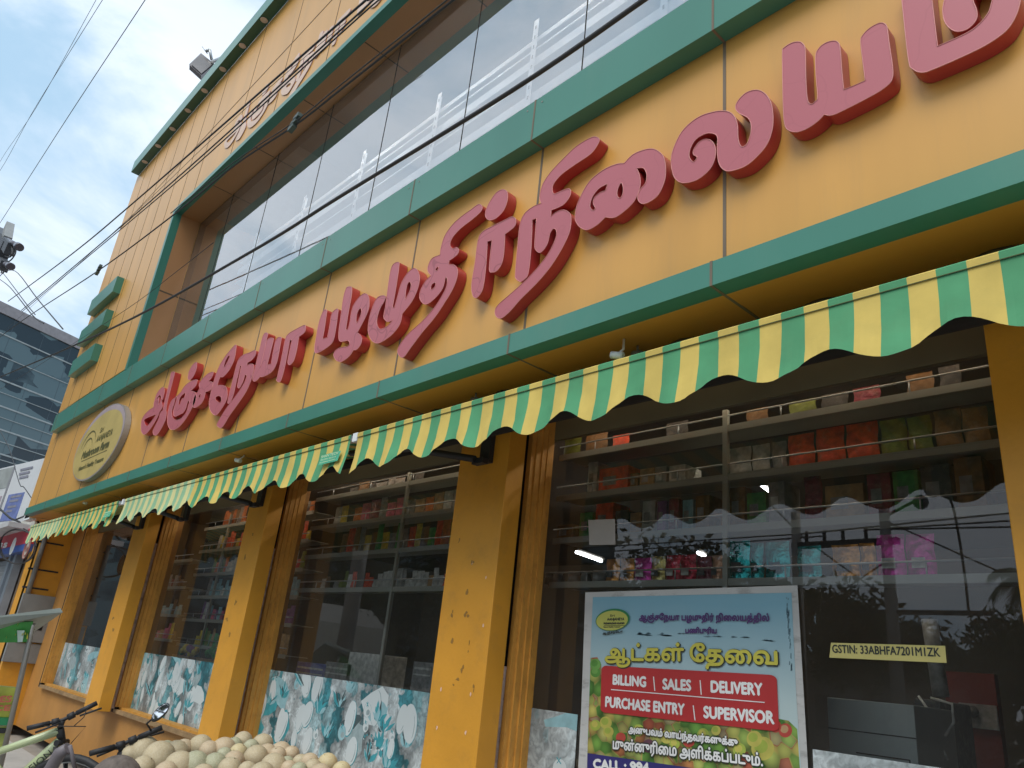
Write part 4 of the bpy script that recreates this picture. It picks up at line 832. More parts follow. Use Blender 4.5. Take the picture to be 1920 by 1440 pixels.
m.tube([P(33+35*math.cos(t_),1025+32*math.sin(t_),.1+.05*math.sin(t_)) for t_ in [2*math.pi*k/30 for k in range(31)]],.012,6,False); m.tube([P(33+32*math.cos(t_),1023+34*math.sin(t_),.13) for t_ in [2*math.pi*k/30 for k in range(31)]],.010,6,False)
tag(m.build('cable_coil',WIRE),'black coil of cable hanging at the left end below the awning','cable coil')
m=MB(); m.tube([P(-5,950,.2),P(20,972,.2),P(35,978,.2),P(50,990,.25)],.02,6); m.tube([P(28,975,.2),P(60,962,.2),P(75,985,.2)],.016,6); tag(m.build('cable_bundle',WIRE),'tangled black cables at the left end of the green band','cable')
m=MB(); p=P(55,972,.05); m.box(p.x-.15,p.x+.25,.0,.1,p.z-.04,p.z+.05); tag(m.build('junction_box',WHT),'small white junction box under the left end of the green band','junction box')
# juice stall
js=thing('juice_stall','juice stall with sheet roof and green banner at the left edge','stall',(-7.6,-.9,.14))
S=lambda px,py,d=0:AT(px,py,6.6+d)
def plate(pts,th,mt,name,par,label=None):
    n_=(pts[1]-pts[0]).cross(pts[2]-pts[0]).normalized(); 
    if n_.dot(CAM-pts[0])<0: n_=-n_
    m=MB(); k=len(pts); m.add(pts+[p-n_*th for p in pts],[tuple(range(k)),tuple(range(2*k-1,k-1,-1))]+[(i,(i+1)%k,k+(i+1)%k,k+i) for i in range(k)]); return m.build(name,mt,par,label)
plate([S(-60,1162,-.4),S(113,1140,.2),S(118,1148,.2),S(-60,1184,-.4)],.5,mat('stall_roof_sheet',(.30,.35,.33),rough=.5,dirt=.3),'roof_sheet',js)
plate([S(-60,1172,-.2),S(62,1166),S(53,1204),S(-60,1206,-.2)],.02,mat('banner_green',(.05,.30,.06),rough=.5,var=.35,vs=5),'banner',js)
m=MB(); 
for k in range(11):
    u=22+rnd.uniform(-14,34); v=1186+rnd.uniform(-14,10); a_=rnd.uniform(-1,1); c_=S(u,v,-.03-.001*k); m.cur=0; m.add([c_+Vector((.05*math.cos(t_),.0,.012*math.sin(t_)+.05*math.cos(t_)*a_)) for t_ in [2*math.pi*q/8 for q in range(8)]],[tuple(range(8))])
m.cur=1; m.add([S(32,1182,-.05),S(46,1182,-.05),S(42,1204,-.05),S(33,1204,-.05)],[(0,1,2,3)])
m.build('banner_print',[mat('corn_yellow',(.55,.55,.08),rough=.5),mat('glass_print',(.55,.68,.62),rough=.4)],js)
m=MB(); text(m,'JUICE',S(-22,1188,-.05),S(17,1186,-.05),.055,bold=.004); m.build('banner_lettering',mat('banner_pink',(.60,.30,.25),rough=.5),js)
m=MB(); m.tube([S(62,1170,.02),S(35,1290,0),S(0,1440,-.1)],.022,10); m.build('stall_post',mat('post_steel',(.32,.30,.27),rough=.4,metal=.3),js)
plate([S(-60,1282),S(34,1290),S(22,1345),S(-60,1345)],.02,mat('board_green_yellow',(.40,.42,.06),rough=.5,var=.4,vs=5),'price_board',js)
m=MB(); text(m,'GRAPES',S(-60,1318,-.05),S(20,1316,-.05),.07,bold=.005); text(m,'JUICE',S(-50,1333,-.05),S(18,1332,-.05),.06,bold=.005); m.build('board_lettering',mat('board_red',(.50,.12,.06),rough=.5),js)
plate([S(-60,1345,-.02),S(22,1347,-.02),S(17,1360,-.02),S(-60,1358,-.02)],.03,mat('stall_green',(.02,.26,.10),rough=.5),'green_strip',js)
plate([S(-60,1362),S(16,1362),S(0,1440),S(-60,1440)],.02,mat('board_lime',(.38,.42,.10),rough=.5,var=.35,vs=4),'lower_board',js)
plate([S(-60,1366,-.03),S(10,1368,-.03),S(8,1375,-.03),S(-60,1374,-.03)],.03,BLK,'tray',js)
# ================================================================= BICYCLES
def wheel(mb,c,r,ax,tw=.022):
    ax=ax.normalized(); u=ax.orthogonal().normalized(); w=ax.cross(u)
    mb.tube([c+(u*math.cos(t_)+w*math.sin(t_))*r for t_ in [2*math.pi*k/36 for k in range(37)]],tw,8,False)
def bicycle(label,head_top,head_bot,seat_top,bb,grips,fr_mat,txt,mirror=None,bar_mid=None,fender=False):
    t=thing('bicycle',label,'bicycle',(bb.x,bb.y,.14))
    f=(head_top-seat_top); f.z=0; f.normalize(); side=f.cross(Vector((0,0,1)))
    m=MB(); m.tube([seat_top,head_top-(head_top-head_bot)*.15],[.021,.025],10); m.tube([head_bot+(head_top-head_bot)*.2,bb],[.030,.027],10); m.tube([seat_top+Vector((0,0,.08)),bb],.018,8)
    rw=bb-f*.43; rw.z=.14+.34; m.tube([bb,rw+side*.05],.011,6); m.tube([seat_top,rw+side*.05],.009,6); m.tube([bb,rw-side*.05],.011,6)
    fo=m.build('frame',fr_mat,t)
    m=MB(); m.tube([head_top,head_bot],.024,10); m.build('head_tube',BLK,t)
    fw=head_bot+f*.12; fw.z=.14+.34
    m=MB()
    for s_ in (-1,1): m.tube([head_bot-Vector((0,0,.02))+side*.05*s_,fw+side*.055*s_],.014,8)
    m.tube([head_bot-side*.055,head_bot+side*.055],.018,8); m.build('fork',BLK,t)
    for nm,c_ in (('wheel',fw),('wheel',rw)):
        m=MB(); wheel(m,c_,.315,side,.008); 
        for k in range(14):
            a_=2*math.pi*k/14; m.tube([c_,c_+(f*math.cos(a_)+Vector((0,0,1))*math.sin(a_))*.31],.0012,4)
        m.tube([c_-side*.04,c_+side*.04],.02,8)
        w=m.build(nm,STL,t); m=MB(); wheel(m,c_,.335,side,.024); m.build('tyre',BLK,w)
    gA,gB=grips; mid=bar_mid or head_top+Vector((0,0,.08))
    m=MB(); m.tube([head_top,mid],.016,8); m.tube([gA,gA+(mid-gA)*.55,mid,gB+(mid-gB)*.5,gB],.011,8); m.build('handlebar',BLK,t)
    for g_ in (gA,gB):
        d_=(mid-g_).normalized(); m=MB(); m.tube([g_,g_+d_*.12],.015,10); m.build('grip',BLK,t)
        m=MB(); m.tube([g_+d_*.01+Vector((0,0,-.02))+f*.05,g_+d_*.14+f*.045],.006,6); m.tube([g_+d_*.13,g_+d_*.17],.02,8); m.build('brake_lever',BLK,t)
    m=MB(); m.tube([gA+(mid-gA)*.3,mid+f*.16+Vector((0,0,-.02)),head_bot+f*.06],.003,6); m.tube([gB+(mid-gB)*.3,mid+f*.13+Vector((0,0,.03)),head_bot+f*.05+Vector((0,0,.1))],.003,6); m.build('brake_cable',BLK,t)
    m=MB(); sp=seat_top+Vector((0,0,.14)); m.ball(sp-f*.04,.12,.07,.035,12,8); m.tube([seat_top+Vector((0,0,.08)),sp],.013,8); m.build('saddle',BLK,t)
    if txt:
        m=MB(); A_=bb+(head_bot-bb)*.12; B_=bb+(head_bot-bb)*.82
        d_=(B_-A_).normalized(); nn=(CAM-A_).normalized(); up=(nn.cross(d_)).normalized(); 
        if up.z<0: up=-up
        nn=d_.cross(up); 
        if nn.dot(CAM-A_)<0: nn=-nn
        R,x0,x1=text_polys(txt); V,T=fill(R); W=(B_-A_).length; sx=W/(x1-x0)
        extrude(m,V,T,lambda x,y:A_+nn*.030+d_*((x-x0)*sx)+up*(y/.7*.036-.018)); m.build('frame_lettering',TXB,t)
    if mirror:
        a_,c_=mirror; m=MB(); m.tube([gB+(mid-gB)*.25,a_,c_],.005,6); m.build('mirror_stalk',BLK,t)
        nm=((CAM-c_).normalized()*.8+Vector((0,0,.62))).normalized()
        ax1=(AT(312,1326,4.12)-AT(290,1342,4.12)).normalized(); ax2=nm.cross(ax1).normalized()
        m=MB(); E_=[c_+ax1*.060*math.cos(q)+ax2*.036*math.sin(q) for q in [2*math.pi*k/24 for k in range(24)]]; m.add(E_+[e-nm*.015 for e in E_],[tuple(range(24)),tuple(range(47,23,-1))]+[(i,(i+1)%24,24+(i+1)%24,24+i) for i in range(24)])
        o=m.build('mirror_shell',BLK,t)
        m=MB(); m.add([c_+nm*.002+ax1*.054*math.cos(q)+ax2*.031*math.sin(q) for q in [2*math.pi*k/24 for k in range(24)]],[tuple(range(24))]); m.build('mirror_glass',mat('mirror_glass',(.9,.92,.95),rough=.02,metal=1,var=0),o)
    return t
LIME=mat('lime_frame_paint',(.48,.54,.30),rough=.3,var=.05,coat=.4)
b1=4.7
bicycle('bicycle with pale lime green frame and dark lettering at the lower left',AT(112,1366,b1),AT(116,1392,b1),AT(112,1366,b1)+(AT(3,1406,b1-.02)-AT(112,1366,b1))*1.45,AT(22,1470,b1-.05)+Vector((.0,0,0)),(AT(50,1366,b1-.1),AT(182,1318,b1+.1)),LIME,'NNEION',bar_mid=AT(118,1350,b1))
b2=4.1
bicycle('dark bicycle with a round mirror, half hidden behind the melons',AT(228,1408,b2),AT(240,1440,b2),AT(175,1520,b2-.2),AT(200,1560,b2-.1),(AT(168,1413,b2-.1),AT(304,1364,b2+.1)),BLK,None,mirror=(AT(275,1357,b2+.03),AT(301,1334,b2)),bar_mid=AT(226,1397,b2))
m=MB(); m.tube([AT(60,1475,4.3),AT(95,1442,4.3),AT(112,1412,4.3),AT(128,1402,4.3)],[.03,.035,.035,.03],10); m.tube([AT(131,1398,4.3),AT(137,1425,4.3),AT(142,1445,4.3)],.012,8); tag(m.build('scooter_fender',mat('dull_grey_plastic',(.16,.14,.15),rough=.5)),'curved dark grey mudguard below the lime bicycle','mudguard')
# ================================================================= MELONS
MM=[mat('melon_cream',(.47,.38,.235),rough=.6,var=.13,vs=18,bump=.25,bs=60,dirt=.15,dcol=(.34,.28,.15),ds=20),mat('melon_green_grey',(.38,.37,.235),rough=.6,var=.13,vs=18,bump=.25,bs=60,dirt=.2,dcol=(.26,.28,.15),ds=20),mat('melon_peach',(.50,.38,.24),rough=.6,var=.12,vs=18,bump=.25,bs=60,dirt=.12,dcol=(.4,.3,.15),ds=20),mat('melon_yellow',(.56,.45,.24),rough=.6,var=.12,vs=18,bump=.2,bs=60)]
for M_ in MM:
    t=M_.node_tree; b=[n for n in t.nodes if n.type=='BSDF_PRINCIPLED'][0]; v=N(t,'ShaderNodeTexVoronoi',feature='DISTANCE_TO_EDGE'); v.inputs['Scale'].default_value=70; tc_=N(t,'ShaderNodeTexCoord'); nz_=N(t,'ShaderNodeTexNoise'); nz_.inputs['Scale'].default_value=25; t.links.new(tc_.outputs['Object'],nz_.inputs[0]); ad_=N(t,'ShaderNodeMix',data_type='RGBA'); ad_.inputs[0].default_value=.06; t.links.new(tc_.outputs['Object'],ad_.inputs[6]); t.links.new(nz_.outputs[1],ad_.inputs[7]); t.links.new(ad_.outputs[2],v.inputs[0])
    mr_=N(t,'ShaderNodeMapRange'); mr_.inputs[1].default_value=.0; mr_.inputs[2].default_value=.12; mr_.inputs[3].default_value=.28; mr_.inputs[4].default_value=0; t.links.new(v.outputs[0],mr_.inputs[0]); src=b.inputs['Base Color'].links[0].from_socket; mx_=N(t,'ShaderNodeMix',data_type='RGBA'); mx_.inputs[7].default_value=(.66,.60,.44,1); t.links.new(src,mx_.inputs[6]); t.links.new(mr_.outputs[0],mx_.inputs[0]); t.links.new(mx_.outputs[2],b.inputs['Base Color'])
mn=['cream','grey green','peach tinted','yellowish']
def ORD(n):
    return str(n)+('th' if 10<=n%100<=20 else {1:'st',2:'nd',3:'rd'}.get(n%10,'th'))
cart=thing('fruit_cart','wooden cart platform under the heap of melons at the bottom edge','cart',(-3.4,-.9,.14))
m=MB(); m.box(-4.1,-2.2,-1.35,-.25,.80,.86); m.build('platform',mat('cart_wood',(.25,.15,.08),rough=.7),cart)
for x in (-4.0,-2.3):
    for y in (-1.25,-.35):
        m=MB(); m.box(x-.03,x+.03,y-.03,y+.03,.14,.80); m.build('leg',mat('cart_wood',(.25,.15,.08)),cart)
mel=[(269,1411,26,0),(245,1414,17,0),(297,1424,28,0),(330,1411,20,0),(344,1404,16,2),(364,1438,24,1),(375,1401,20,0),(311,1404,14,1),(335,1440,26,0),(392,1408,17,2),(402,1436,21,1),(419,1405,20,2),(420,1418,14,1),(438,1398,14,1),(455,1390,16,0),(447,1411,15,3),(438,1428,18,2),(430,1443,20,0),(470,1403,14,1),(492,1396,18,0),(479,1421,21,0),(500,1414,17,2),(512,1440,23,0),(527,1409,17,2),(520,1417,15,2),(546,1414,14,2),(538,1431,12,1),(541,1442,14,2),(563,1430,14,0),(580,1430,16,2),(586,1442,16,0),(614,1432,17,3),(463,1446,16,0),(560,1446,14,1),(640,1446,16,3),(268,1440,20,0),(310,1452,20,2),(380,1456,20,0),(490,1455,22,0),(600,1456,20,2)]
for i,(u,v,r_,k) in enumerate(sorted(mel,key=lambda q:q[0])):
    dist=3.9*(1.0+ (1430-v)*.0035)
    R_=r_/F*dist*1.12; c=AT(u,v,dist)
    m=MB(); sd=rnd.random()*6; rot=Matrix.Rotation(rnd.uniform(0,6),3,'Z')@Matrix.Rotation(rnd.uniform(-1,1),3,'X')
    m.ball((0,0,0),R_,R_*.98,R_*rnd.uniform(.92,1.06),20,14,rot); 
    o=m.build('melon',MM[k]); o.location=c
    WM['x']=None
    m=MB(); q=rot@Vector((0,0,R_*1.0)); m.tube([q*.985,q*1.02],[R_*.07,R_*.03],8); sc=m.build('stem_scar',mat('melon_scar',(.24,.19,.10),rough=.8)); sc.parent=o
    tag(o,f'{mn[k]} melon, {"upper" if v<1412 else ("middle" if v<1432 else "lowest")} part of the heap, {ORD(i+1)} from left overall','melon','melons heaped at the bottom edge')
# grey brown gathered cloth cover in front of the melons
c=AT(215,1470,3.3); m=MB(); vs=[];fs=[];nu,nv=72,16
for j in range(nv+1):
    th=(math.pi*.62)*j/nv
    for i in range(nu):
        ph=2*math.pi*i/nu; k=1+.02*math.sin(ph*18)*math.sin(th)+.012*math.sin(ph*41+1)*math.sin(th)+.05*math.sin(ph*2+1)*math.sin(th)
        vs.append((c.x+.118*math.sin(th)*math.cos(ph)*k,c.y+.118*math.sin(th)*math.sin(ph)*k,c.z-.02+.135*math.cos(th)))
for j in range(nv):
    for i in range(nu): fs.append((j*nu+i,(j+1)*nu+i,(j+1)*nu+(i+1)%nu,j*nu+(i+1)%nu))
m.add(vs,fs,True); tag(m.build('cloth_cover',mat('grey_brown_cloth',(.13,.105,.09),rough=.85,var=.35,vs=30,stretch=(1,1,.15),bump=.6,bs=50)),'grey brown domed cover with fine streaks in front of the melons','cover')
# ================================================================= WIRES AND POLE
def smooth(pts,n=6):
    out=[]
    for i in range(len(pts)-1):
        p0,p1,p2,p3=pts[max(i-1,0)],pts[i],pts[i+1],pts[min(i+2,len(pts)-1)]
        for k in range(n):
            t=k/n; out.append(.5*((2*p1)+(p2-p0)*t+(2*p0-5*p1+4*p2-p3)*t*t+(3*p1-p0-3*p2+p3)*t**3))
    out.append(pts[-1]); return out
wl=[([(-40,385),(0,303),(67,203),(180,0),(215,-60)],-1.0,.008,'overhead wire at the upper left, left strand of the crossing pair'),
([(-40,370),(0,320),(63,207),(192,0),(225,-55)],-.95,.009,'overhead wire at the upper left, right strand of the crossing pair'),
([(-30,462),(0,418),(127,220),(272,0),(310,-60)],-.9,.008,'single overhead wire in the sky right of the crossing pair'),
([(-10,80),(0,55),(18,0),(30,-40)],-1.1,.012,'thick grey cable in the extreme upper left corner'),
([(15,565),(130,480),(247,383),(640,40),(690,0),(760,-60)],-.7,.009,'uppermost overhead wire crossing the lilac lettering'),
([(40,582),(162,480),(350,318),(640,55),(700,0),(770,-62)],-.75,.007,'second overhead wire crossing the lilac lettering'),
([(42,584),(163,483),(350,325),(640,62),(710,0),(775,-56)],-.7,.006,'third overhead wire crossing the lilac lettering'),
([(-40,668),(0,632),(58,590),(185,507),(320,407),(440,310),(553,235),(640,167),(850,0),(900,-40)],-.6,.008,'overhead wire with clamps running over the recessed window soffit'),
([(320,400),(440,303),(553,228),(640,158),(838,0),(900,-50)],-.62,.005,'thin wire just above the clamped wire over the soffit'),
([(-20,716),(0,707),(207,617),(457,480),(640,367),(960,170),(1207,0),(1290,-60)],-.8,.011,'thick black cable crossing the whole upstairs glazing'),
([(0,730),(100,668),(240,578),(330,510),(400,455)],-.5,.003,'faint thin wire over the green fins'),
([(0,512),(28,508),(70,560),(118,617)],-1.2,.007,'thin wire descending from the pole to the glass building'),
([(0,524),(20,540),(60,590),(82,606)],-1.25,.007,'lower thin wire descending from the pole'),
([(-5,500),(12,520),(48,568),(66,590)],-1.3,.006,'doubled thin wire descending from the pole'),
([(-10,790),(16,838),(36,905),(46,915),(80,965)],.9,.010,'thin black wire hanging in front of the hoarding'),
([(650,40),(420,240),(230,420),(0,628)],-.2,.003,'very faint thread of wire over the upper yellow wall')]
for pts,y,r_,l in wl:
    m=MB(); m.tube(smooth([P(u,v,y) for u,v in pts]),r_,6,False); tag(m.build('overhead_wire',WIRE),l,'wire')
for (u,v,l,w) in ((185,506,'small black clamp on the wire near the building corner',-.6),(553,230,'grey green clamp on the wires over the recessed soffit',-.61)):
    c=P(u,v,w); m=MB(); 
    for q in range(3): m.obox(c+Vector((.03*(q-1),0,.035*(q-1))),Vector((.04,0,.01)),Vector((0,.02,0)),Vector((-.005,0,.02)))
    tag(m.build('wire_clamp',mat('clamp',(.07,.10,.09),rough=.5)),l,'clamp')
pl=thing('utility_pole','utility pole head with grey box and stub insulators at the left edge of the sky','utility pole',(P(-25,470,-1).x,-1,.14))
px_=P(-14,480,-1); 
m=MB(); m.tube([(px_.x-.05,-1,.14),(px_.x-.05,-1,px_.z+.5)],[.16,.12],14); m.build('pole',CON,pl)
PP=lambda u,v,y=-1.05:P(u,v,y)
m=MB()
def pp(u0,v0,u1,v1,w,h,y=-1.05):
    a,b=PP(u0,v0,y),PP(u1,v1,y); d_=(b-a)*.5; up=Vector((-d_.z,0,d_.x)).normalized(); m.obox((a+b)/2,d_,Vector((0,w,0)),up*h)
pp(17,425,12,452,.10,.13); m.build('grey_box',GRY,pl,bevel=.01)
m=MB(); pp(-8,440,8,475,.12,.28); pp(5,448,20,468,.10,.14); pp(0,490,8,500,.1,.12); m.build('transformer_bracket',mat('dark_grey_metal',(.06,.065,.075),rough=.6),pl)
m=MB(); m.tube([PP(12,448),PP(34,462)],[.05,.06],10); m.tube([PP(33,461),PP(37,464)],.085,12); m.tube([PP(2,492),PP(18,499)],[.05,.07],10); m.tube([PP(17,498),PP(21,500)],.08,12); m.build('insulator',mat('brown_porcelain',(.07,.06,.075),rough=.3),pl)
m=MB(); m.tube(smooth([PP(30,463),PP(29,475),PP(22,486),PP(14,492)]),.014,6); m.tube(smooth([PP(22,462),PP(23,474),PP(18,482),PP(10,480)]),.018,6); m.tube(smooth([PP(-5,480),PP(3,512),PP(8,508),PP(-2,520)]),.008,6); m.build('jumper_wire',WIRE,pl)
# flood light on the roof
fl=thing('flood_light','square grey flood light on an arm above the green eave','flood light',P(412,118,-.1))
c0=AT(380,118,15.2); 
cr=[AT(355,121,15.2),AT(377,100,15.6),AT(402,120,15.5),AT(377,141,15.1)]
def slab(name,pts,th,mt,par):
    n_=(pts[1]-pts[0]).cross(pts[2]-pts[0]).normalized()
    if n_.dot(CAM-pts[0])<0: n_=-n_
    m=MB();k=len(pts); m.add(pts+[p-n_*th for p in pts],[tuple(range(k)),tuple(range(2*k-1,k-1,-1))]+[(i,(i+1)%k,k+(i+1)%k,k+i) for i in range(k)]); return m.build(name,mt,par,bevel=.006)
slab('lamp_housing',cr,.10,mat('flood_grey',(.16,.15,.16),rough=.45),fl)
slab('lamp_glass',[c0+(p-c0)*.82-ray(380,118)*.02 for p in cr],.012,mat('flood_glass',(.20,.18,.17),rough=.2),fl)
m=MB(); e=P(415,119,-.12); m.tube([AT(398,116,15.5),e+Vector((0,.1,.25))],.035,8); m.tube([AT(393,93,15.5),AT(397,112,15.5)],.03,6); m.tube([AT(386,97,15.5),AT(393,92,15.5)],.03,6); m.tube([AT(379,87,15.5),AT(389,101,15.5)],.008,5); m.build('bracket',STL,fl)
# ================================================================= BEHIND THE LEFT END
zr=26.0
A=PZ(145,635,zr); B=PZ(0,565,zr); dr=(B-A).normalized()
gb=thing('glass_office_block','large blue grey glass office block beyond the left end of the shop','building',(A.x,A.y,0))
R_=A-dr*40; L_=B+dr*60; bk=Vector((-dr.y,dr.x,0)); 
if bk.dot(Vector((-1,0,0)))<0: bk=-bk
def onpl(u,v):
    w=ray(u,v); n_=Vector((-dr.y,dr.x,0)); t=(A-CAM).dot(n_)/w.dot(n_); return CAM+w*t
def band(name,z0,z1,pro,mt):
    a_=R_-bk*pro; b_=L_-bk*pro; m=MB(); c_=R_+bk*18;d_=L_+bk*18
    v=[Vector((q.x,q.y,z)) for z in (z0,z1) for q in (a_,b_,d_,c_)]
    m.add(v,[(0,1,2,3),(4,5,6,7),(0,1,5,4),(1,2,6,5),(2,3,7,6),(3,0,4,7)]); return m.build(name,mt,gb)
def officeglass():
    m_,t=nt('office_glass'); L=t.links.new; out=N(t,'ShaderNodeOutputMaterial'); b=N(t,'ShaderNodeBsdfPrincipled'); L(b.outputs[0],out.inputs[0])
    tc=N(t,'ShaderNodeTexCoord'); mp=N(t,'ShaderNodeMapping'); mp.inputs['Scale'].default_value=(.30,.30,.55); L(tc.outputs['Object'],mp.inputs[0])
    v=N(t,'ShaderNodeTexVoronoi',distance='CHEBYCHEV'); v.inputs['Scale'].default_value=1.3; v.inputs['Randomness'].default_value=.8; L(mp.outputs[0],v.inputs[0])
    nz=N(t,'ShaderNodeTexNoise'); nz.inputs['Scale'].default_value=1.6; nz.inputs['Detail'].default_value=7; L(mp.outputs[0],nz.inputs[0])
    sp=N(t,'ShaderNodeSeparateColor'); L(v.outputs['Color'],sp.inputs[0])
    mu=N(t,'ShaderNodeMath',operation='MULTIPLY'); L(sp.outputs[0],mu.inputs[0]); L(nz.outputs[0],mu.inputs[1])
    r=N(t,'ShaderNodeValToRGB'); e=r.color_ramp.elements; e[0].position=.12; e[0].color=(.020,.034,.044,1); e[1].position=.22; e[1].color=(.10,.15,.165,1); L(mu.outputs[0],r.inputs[0]); L(r.outputs[0],b.inputs['Base Color'])  # tonal patches paint dark reflections into the glass colour
    b.inputs['Roughness'].default_value=.12; b.inputs['Specular IOR Level'].default_value=.45
    return m_
OG=officeglass()
zc=onpl(0,586).z
band('curtain_wall',.0,zc,0,OG); band('parapet',zc,zr,.15,mat('stone_parapet',(.27,.25,.26),rough=.7))
ml=mat('mullion_pale',(.34,.37,.37),rough=.5)
for (u,v,w_) in ((0,624,.05),(0,667,.03),(0,711,.06),(0,735,.025),(0,761,.06),(0,782,.025),(0,805,.06),(0,828,.03),(0,851,.06),(0,862,.03)):
    z=onpl(u,v).z; band('floor_line',z-w_,z+w_,.06,ml)
m=MB(); k=0
for i in range(40):
    q=L_+(R_-L_)*(i/40); m.box(q.x-.012,q.x+.012,q.y-.015,q.y+.015,0,zc)
m.build('mullions',mat('mullion_dark',(.06,.09,.11),rough=.5),gb)
# hoarding and neighbour shop
zA=P(8,878,3).z
def vq(u0,v0,u1,v1,vb,y=3,ex=0):
    a_=P(u0,v0,y); b_=PZ(u1,v1,a_.z); w=ray(u0,vb)
    c_=CAM+w*((a_.x-CAM.x)/w.x); return a_,b_,c_.z
hb=thing('hoarding','large white and grey advertising hoarding left of the fascia','hoarding',P(50,1000,3))
a_,b_,zb_=vq(-60,893,92,857,1040)
th=(b_-a_).cross(Vector((0,0,1))).normalized()
if th.dot(CAM-a_)<0: th=-th
def hq(s0,s1,t0,t1,mt,name,d=.0,lab=None):
    Z0=zb_;Z1=a_.z; m=MB(); pts=[]
    for s,t_ in ((s0,t0),(s1,t0),(s1,t1),(s0,t1)):
        q=a_+(b_-a_)*s; pts.append(Vector((q.x,q.y,Z0+(Z1-Z0)*t_))+th*d)
    m.add(pts+[p-th*.08 for p in pts],[(0,1,2,3),(7,6,5,4),(0,1,5,4),(1,2,6,5),(2,3,7,6),(3,0,4,7)]); m.build(name,mt,hb,lab)
hq(0,1.15,0,1,mat('hoarding_white',(.62,.63,.64),rough=.5,var=.08,vs=.6),'board')
hq(.40,.62,.72,.98,mat('hoarding_grey',(.30,.32,.31),rough=.6,var=.3,vs=1.2),'printed_grey_field',.02)
hq(.62,.64,.05,.98,mat('hoarding_line',(.25,.25,.27)),'joint',.025)
hq(.68,.86,.30,.62,mat('hoarding_blue',(.16,.20,.42),rough=.5,var=.2,vs=3),'printed_blue_panel',.02)
hq(.50,.60,.05,.62,mat('hoarding_mauve',(.38,.32,.36),rough=.5,var=.25,vs=1.5),'printed_mauve_field',.02)
hq(.40,.48,.10,.6,mat('hoarding_mauve',(.38,.32,.36)),'printed_mauve_field',.02)
m=MB()
for j,(s,t_,w_) in enumerate(((.72,.9,.14),(.72,.85,.12),(.74,.80,.1),(.72,.57,.12),(.72,.52,.1),(.72,.45,.1),(.72,.40,.07))):
    q=a_+(b_-a_)*s; q2=a_+(b_-a_)*(s+w_); z=zb_+(a_.z-zb_)*t_; h=.11; m=MB(); m.add([Vector((q.x,q.y,z))+th*.03,Vector((q2.x,q2.y,z))+th*.03,Vector((q2.x,q2.y,z+h))+th*.03,Vector((q.x,q.y,z+h))+th*.03],[(0,1,2,3)]); m.build('text_line',mat('hoarding_ink',(.25,.25,.30)),hb)
nb=thing('neighbour_shop','neighbouring shop with pale pillar and steel shutter at the left edge','shop building',(-17,1,0))
m=MB(); m.box(-24,-14.65,.5,9,.14,3.1); m.build('wall',mat('pinkish_plaster',(.48,.36,.27),rough=.7,dirt=.3),nb)
m=MB(); a2=P(20,1060,.45); m.box(-24,P(24,1090,.42).x,.40,.46,.14,2.6); m.build('shutter',mat('shutter_slats',(.34,.35,.36),rough=.4,metal=.4,stretch=(.1,.1,6),var=.35,vs=6),nb)
for u in (14,24): 
    x_=P(u,1090,.38).x; m=MB(); m.box(x_-.12,x_+.06,.3,.42,.14,2.65); m.build('steel_post',mat('blue_grey_steel',(.33,.37,.42),rough=.35,metal=.5),nb)
m=MB(); m.box(-26,-14.7,-.1,1.0,3.0,3.08); m.build('canopy_slab',mat('canopy_white',(.50,.50,.50),rough=.6),nb)
rs=thing('red_shop_sign','red and blue lit shop sign board with round emblem at the left edge','sign',P(20,1022,.2))
xx=[P(u,1022,.2).x for u in (-70,50)]
zt_=P(0,1006,.2).z; zb2=P(0,1041,.2).z; zm_=zb2+(zt_-zb2)*.32
m=MB(); m.box(xx[0],xx[1],.2,.35,zm_,zt_); m.build('red_panel',mat('sign_red',(.55,.03,.06),rough=.4),rs)
m=MB(); m.box(xx[0],xx[1],.2,.35,zb2,zm_-.002); m.build('blue_panel',mat('sign_blue',(.05,.10,.35),rough=.4),rs)
m=MB(); m.box(xx[0],xx[1],.21,.34,zt_+.002,zt_+.18); m.build('white_panel',mat('sign_white',(.55,.53,.47),rough=.5),rs)
T=MB(); text(T,'fancyness',P(-60,1030,.197),P(12,1026,.197),.12,bold=.008); 
c=P(24,1024,.197); T.add([c+Vector((.17*math.cos(t_),0,.15*math.sin(t_))) for t_ in [2*math.pi*q/20 for q in range(20)]],[tuple(range(20))]); T.build('sign_lettering',TXW,rs)
T=MB(); c=P(50,1029,.1); T.add([c+Vector((.20*math.cos(t_),0,.16*math.sin(t_))) for t_ in [2*math.pi*q/24 for q in range(24)]],[tuple(range(24))]); 
es_=T.build('round_sticker',mat('sticker_pale',(.50,.45,.38),rough=.5)); tag(es_,'small round pale sign beside the red shop sign','sign')
m=MB(); c=P(50,1029,.096)
for rr_ in (.15,.11): m.tube([c+Vector((rr_*1.2*math.cos(t_),0,rr_*math.sin(t_))) for t_ in [2*math.pi*q/24 for q in range(25)]],.008,5,False)
text(m,'MA',c+Vector((-.08,-.004,-.04)),c+Vector((.08,-.004,-.04)),.08,bold=.006)
m.build('ring_print',mat('ring_ink',(.30,.12,.10)),es_)
